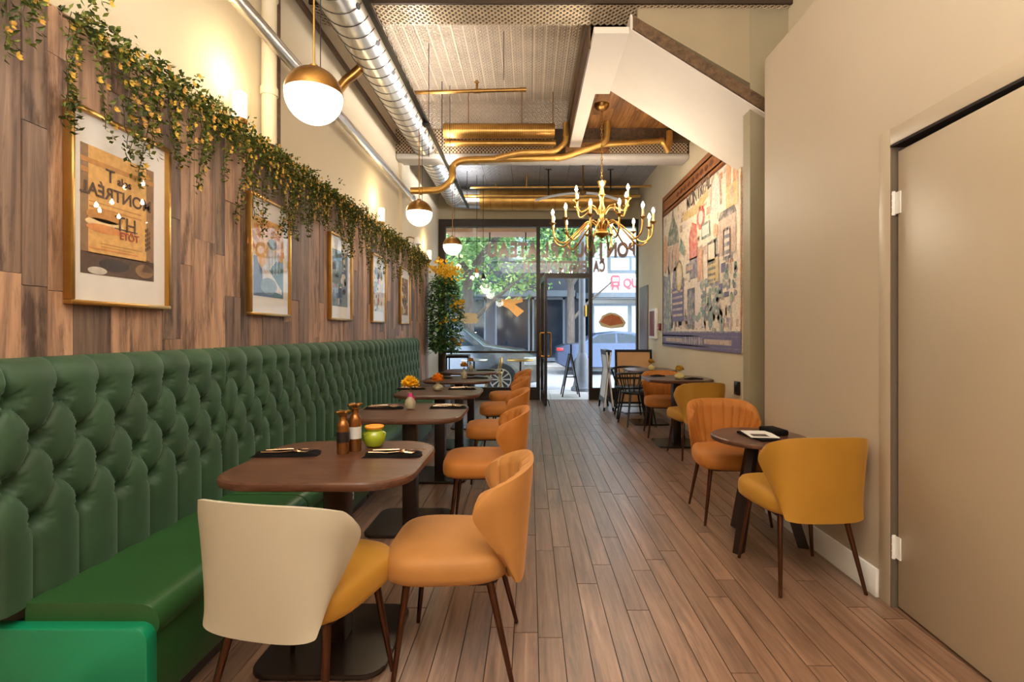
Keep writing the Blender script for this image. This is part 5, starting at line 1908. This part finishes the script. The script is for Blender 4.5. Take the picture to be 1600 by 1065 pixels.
def car(label, loc, flip, prof, glass, W, m, wheels, rw, lights):
    """side profile in x-z, extruded across the road; x runs from tail to nose"""
    t = thing('parked_car', label, 'car', loc, 0, 'parked cars')
    t.scale = (flip, 1, 1)
    b_ = MB()

    def loft(pr, w0, tum, mi=0, z0=.8):
        n = len(pr)
        vs = []
        for (yy, ins) in ((0, .06), (.07, 0), (W - .07, 0), (W, .06)):
            for (x, z) in pr:
                k = max(0, z - z0) * tum
                yv = yy + k * (1 if yy < W / 2 else -1)
                cx, cz = 2.2, .7
                vs.append((cx + (x - cx) * (1 - ins * .25), yv, cz + (z - cz) * (1 - ins)))
        fs = [tuple(range(n)), tuple(3 * n + k for k in range(n))[::-1]]
        for j in range(3):
            for k in range(n):
                k2 = (k + 1) % n
                fs.append((j * n + k2, j * n + k, (j + 1) * n + k, (j + 1) * n + k2))
        b_.add(vs, fs, mi)
    loft(prof, W, .32)
    b_.build('body', m, t, 40)
    for gpts in glass:
        for yv, s in ((-.004, 1), (W + .004, -1)):
            g = MB()
            vs = []
            for (x, z) in gpts:
                vs.append((x, yv + s * (max(0, z - .8) * .32), z))
            vs += [(x, y_ + s * .02, z) for (x, y_, z) in vs]
            n = len(gpts)
            g.add(vs, [tuple(range(n)), tuple(range(n, 2 * n))[::-1]] + [(k, (k + 1) % n, n + (k + 1) % n, n + k) for k in range(n)])
            g.build('side_window', CARGLASS, t, None)
    for x in wheels:
        for yv in (.0, W - .22):
            wv = MB()
            wv.M = Matrix.Translation((x, yv - .01, rw)) @ Matrix.Rotation(R(-90), 4, 'X')
            wv.lathe([(rw * .66, 0), (rw * .95, .0), (rw, .03), (rw, .2), (rw * .9, .23), (.01, .23)], 26)
            ww = wv.build('wheel', MATS['tyre'], t, 40)
            sp_ = MB()
            sp_.M = Matrix.Translation((x, yv - .02, rw)) @ Matrix.Rotation(R(90), 4, 'X')
            sp_.lathe([(rw * .60, -.02), (rw * .68, -.02), (rw * .68, .012), (rw * .62, .014)], 26, caps=False)
            sp_.lathe([(.001, .01), (rw * .16, .01), (rw * .16, -.02)], 12)
            for k in range(10):
                a_ = 2 * PI * k / 10
                c_, s__ = math.cos(a_), math.sin(a_)
                sp_.add([(c_ * rw * .12 - s__ * .012, s__ * rw * .12 + c_ * .012, .008), (c_ * rw * .12 + s__ * .012, s__ * rw * .12 - c_ * .012, .008),
                         (c_ * rw * .64 + s__ * .02, s__ * rw * .64 - c_ * .02, .008), (c_ * rw * .64 - s__ * .02, s__ * rw * .64 + c_ * .02, .008)], [(0, 1, 2, 3)])
            sp_.build('rim', STEEL, ww, None)
    for (nm, x0, x1, z0, z1, mm) in lights:
        MB().rbox(x0, x1, -.015, .25, z0, z1, .02).build(nm, mm, t, 40)
    return t


mat('tyre', rgb(34, 34, 36), .8, vary=.2)
CARD = mat('car_paint_graphite', rgb(78, 88, 100), .2, .5, vary=.05, coat=.6)
CARB = mat('car_paint_blue', rgb(60, 74, 104), .22, .5, vary=.05, coat=.6)
HEAD = mat('headlight', rgb(226, 232, 236), .1, .3, vary=.2, vscale=20)
TAIL = mat('tail_lamp', rgb(190, 52, 56), .2, vary=.2)
suvp = [(0, .35), (.0, 1.0), (.15, 1.25), (.4, 1.62), (.9, 1.72), (2.3, 1.70), (2.7, 1.62), (3.35, 1.12), (4.2, 1.0), (4.55, .85), (4.65, .6), (4.6, .3), (4.2, .25), (.4, .25)]
car('graphite car parked at the curb outside the left window', (-4.38, 11.5, -.16), 1, suvp, [[(.5, 1.12), (.6, 1.55), (1.5, 1.62), (1.5, 1.12)], [(1.58, 1.12), (1.58, 1.62), (2.5, 1.56), (3.1, 1.12)]], 1.85, CARD, (.9, 3.72), .36,
    [('headlight', 4.25, 4.6, .68, .86, HEAD)])
sedp = [(0, .4), (.02, .9), (.3, 1.0), (.8, 1.05), (1.3, 1.38), (1.9, 1.46), (2.6, 1.42), (3.3, 1.02), (4.2, .9), (4.5, .7), (4.5, .3), (4.1, .22), (.3, .25)]
car('blue sedan with red tail lamp parked across the street', (.88, 16.8, -.16), 1, sedp, [[(1.0, 1.06), (1.42, 1.34), (1.95, 1.38), (1.95, 1.06)], [(2.02, 1.06), (2.02, 1.38), (2.5, 1.34), (3.1, 1.06)]], 1.8, CARB, (.85, 3.6), .33,
    [('tail_lamp', .0, .22, .80, .9, TAIL)])
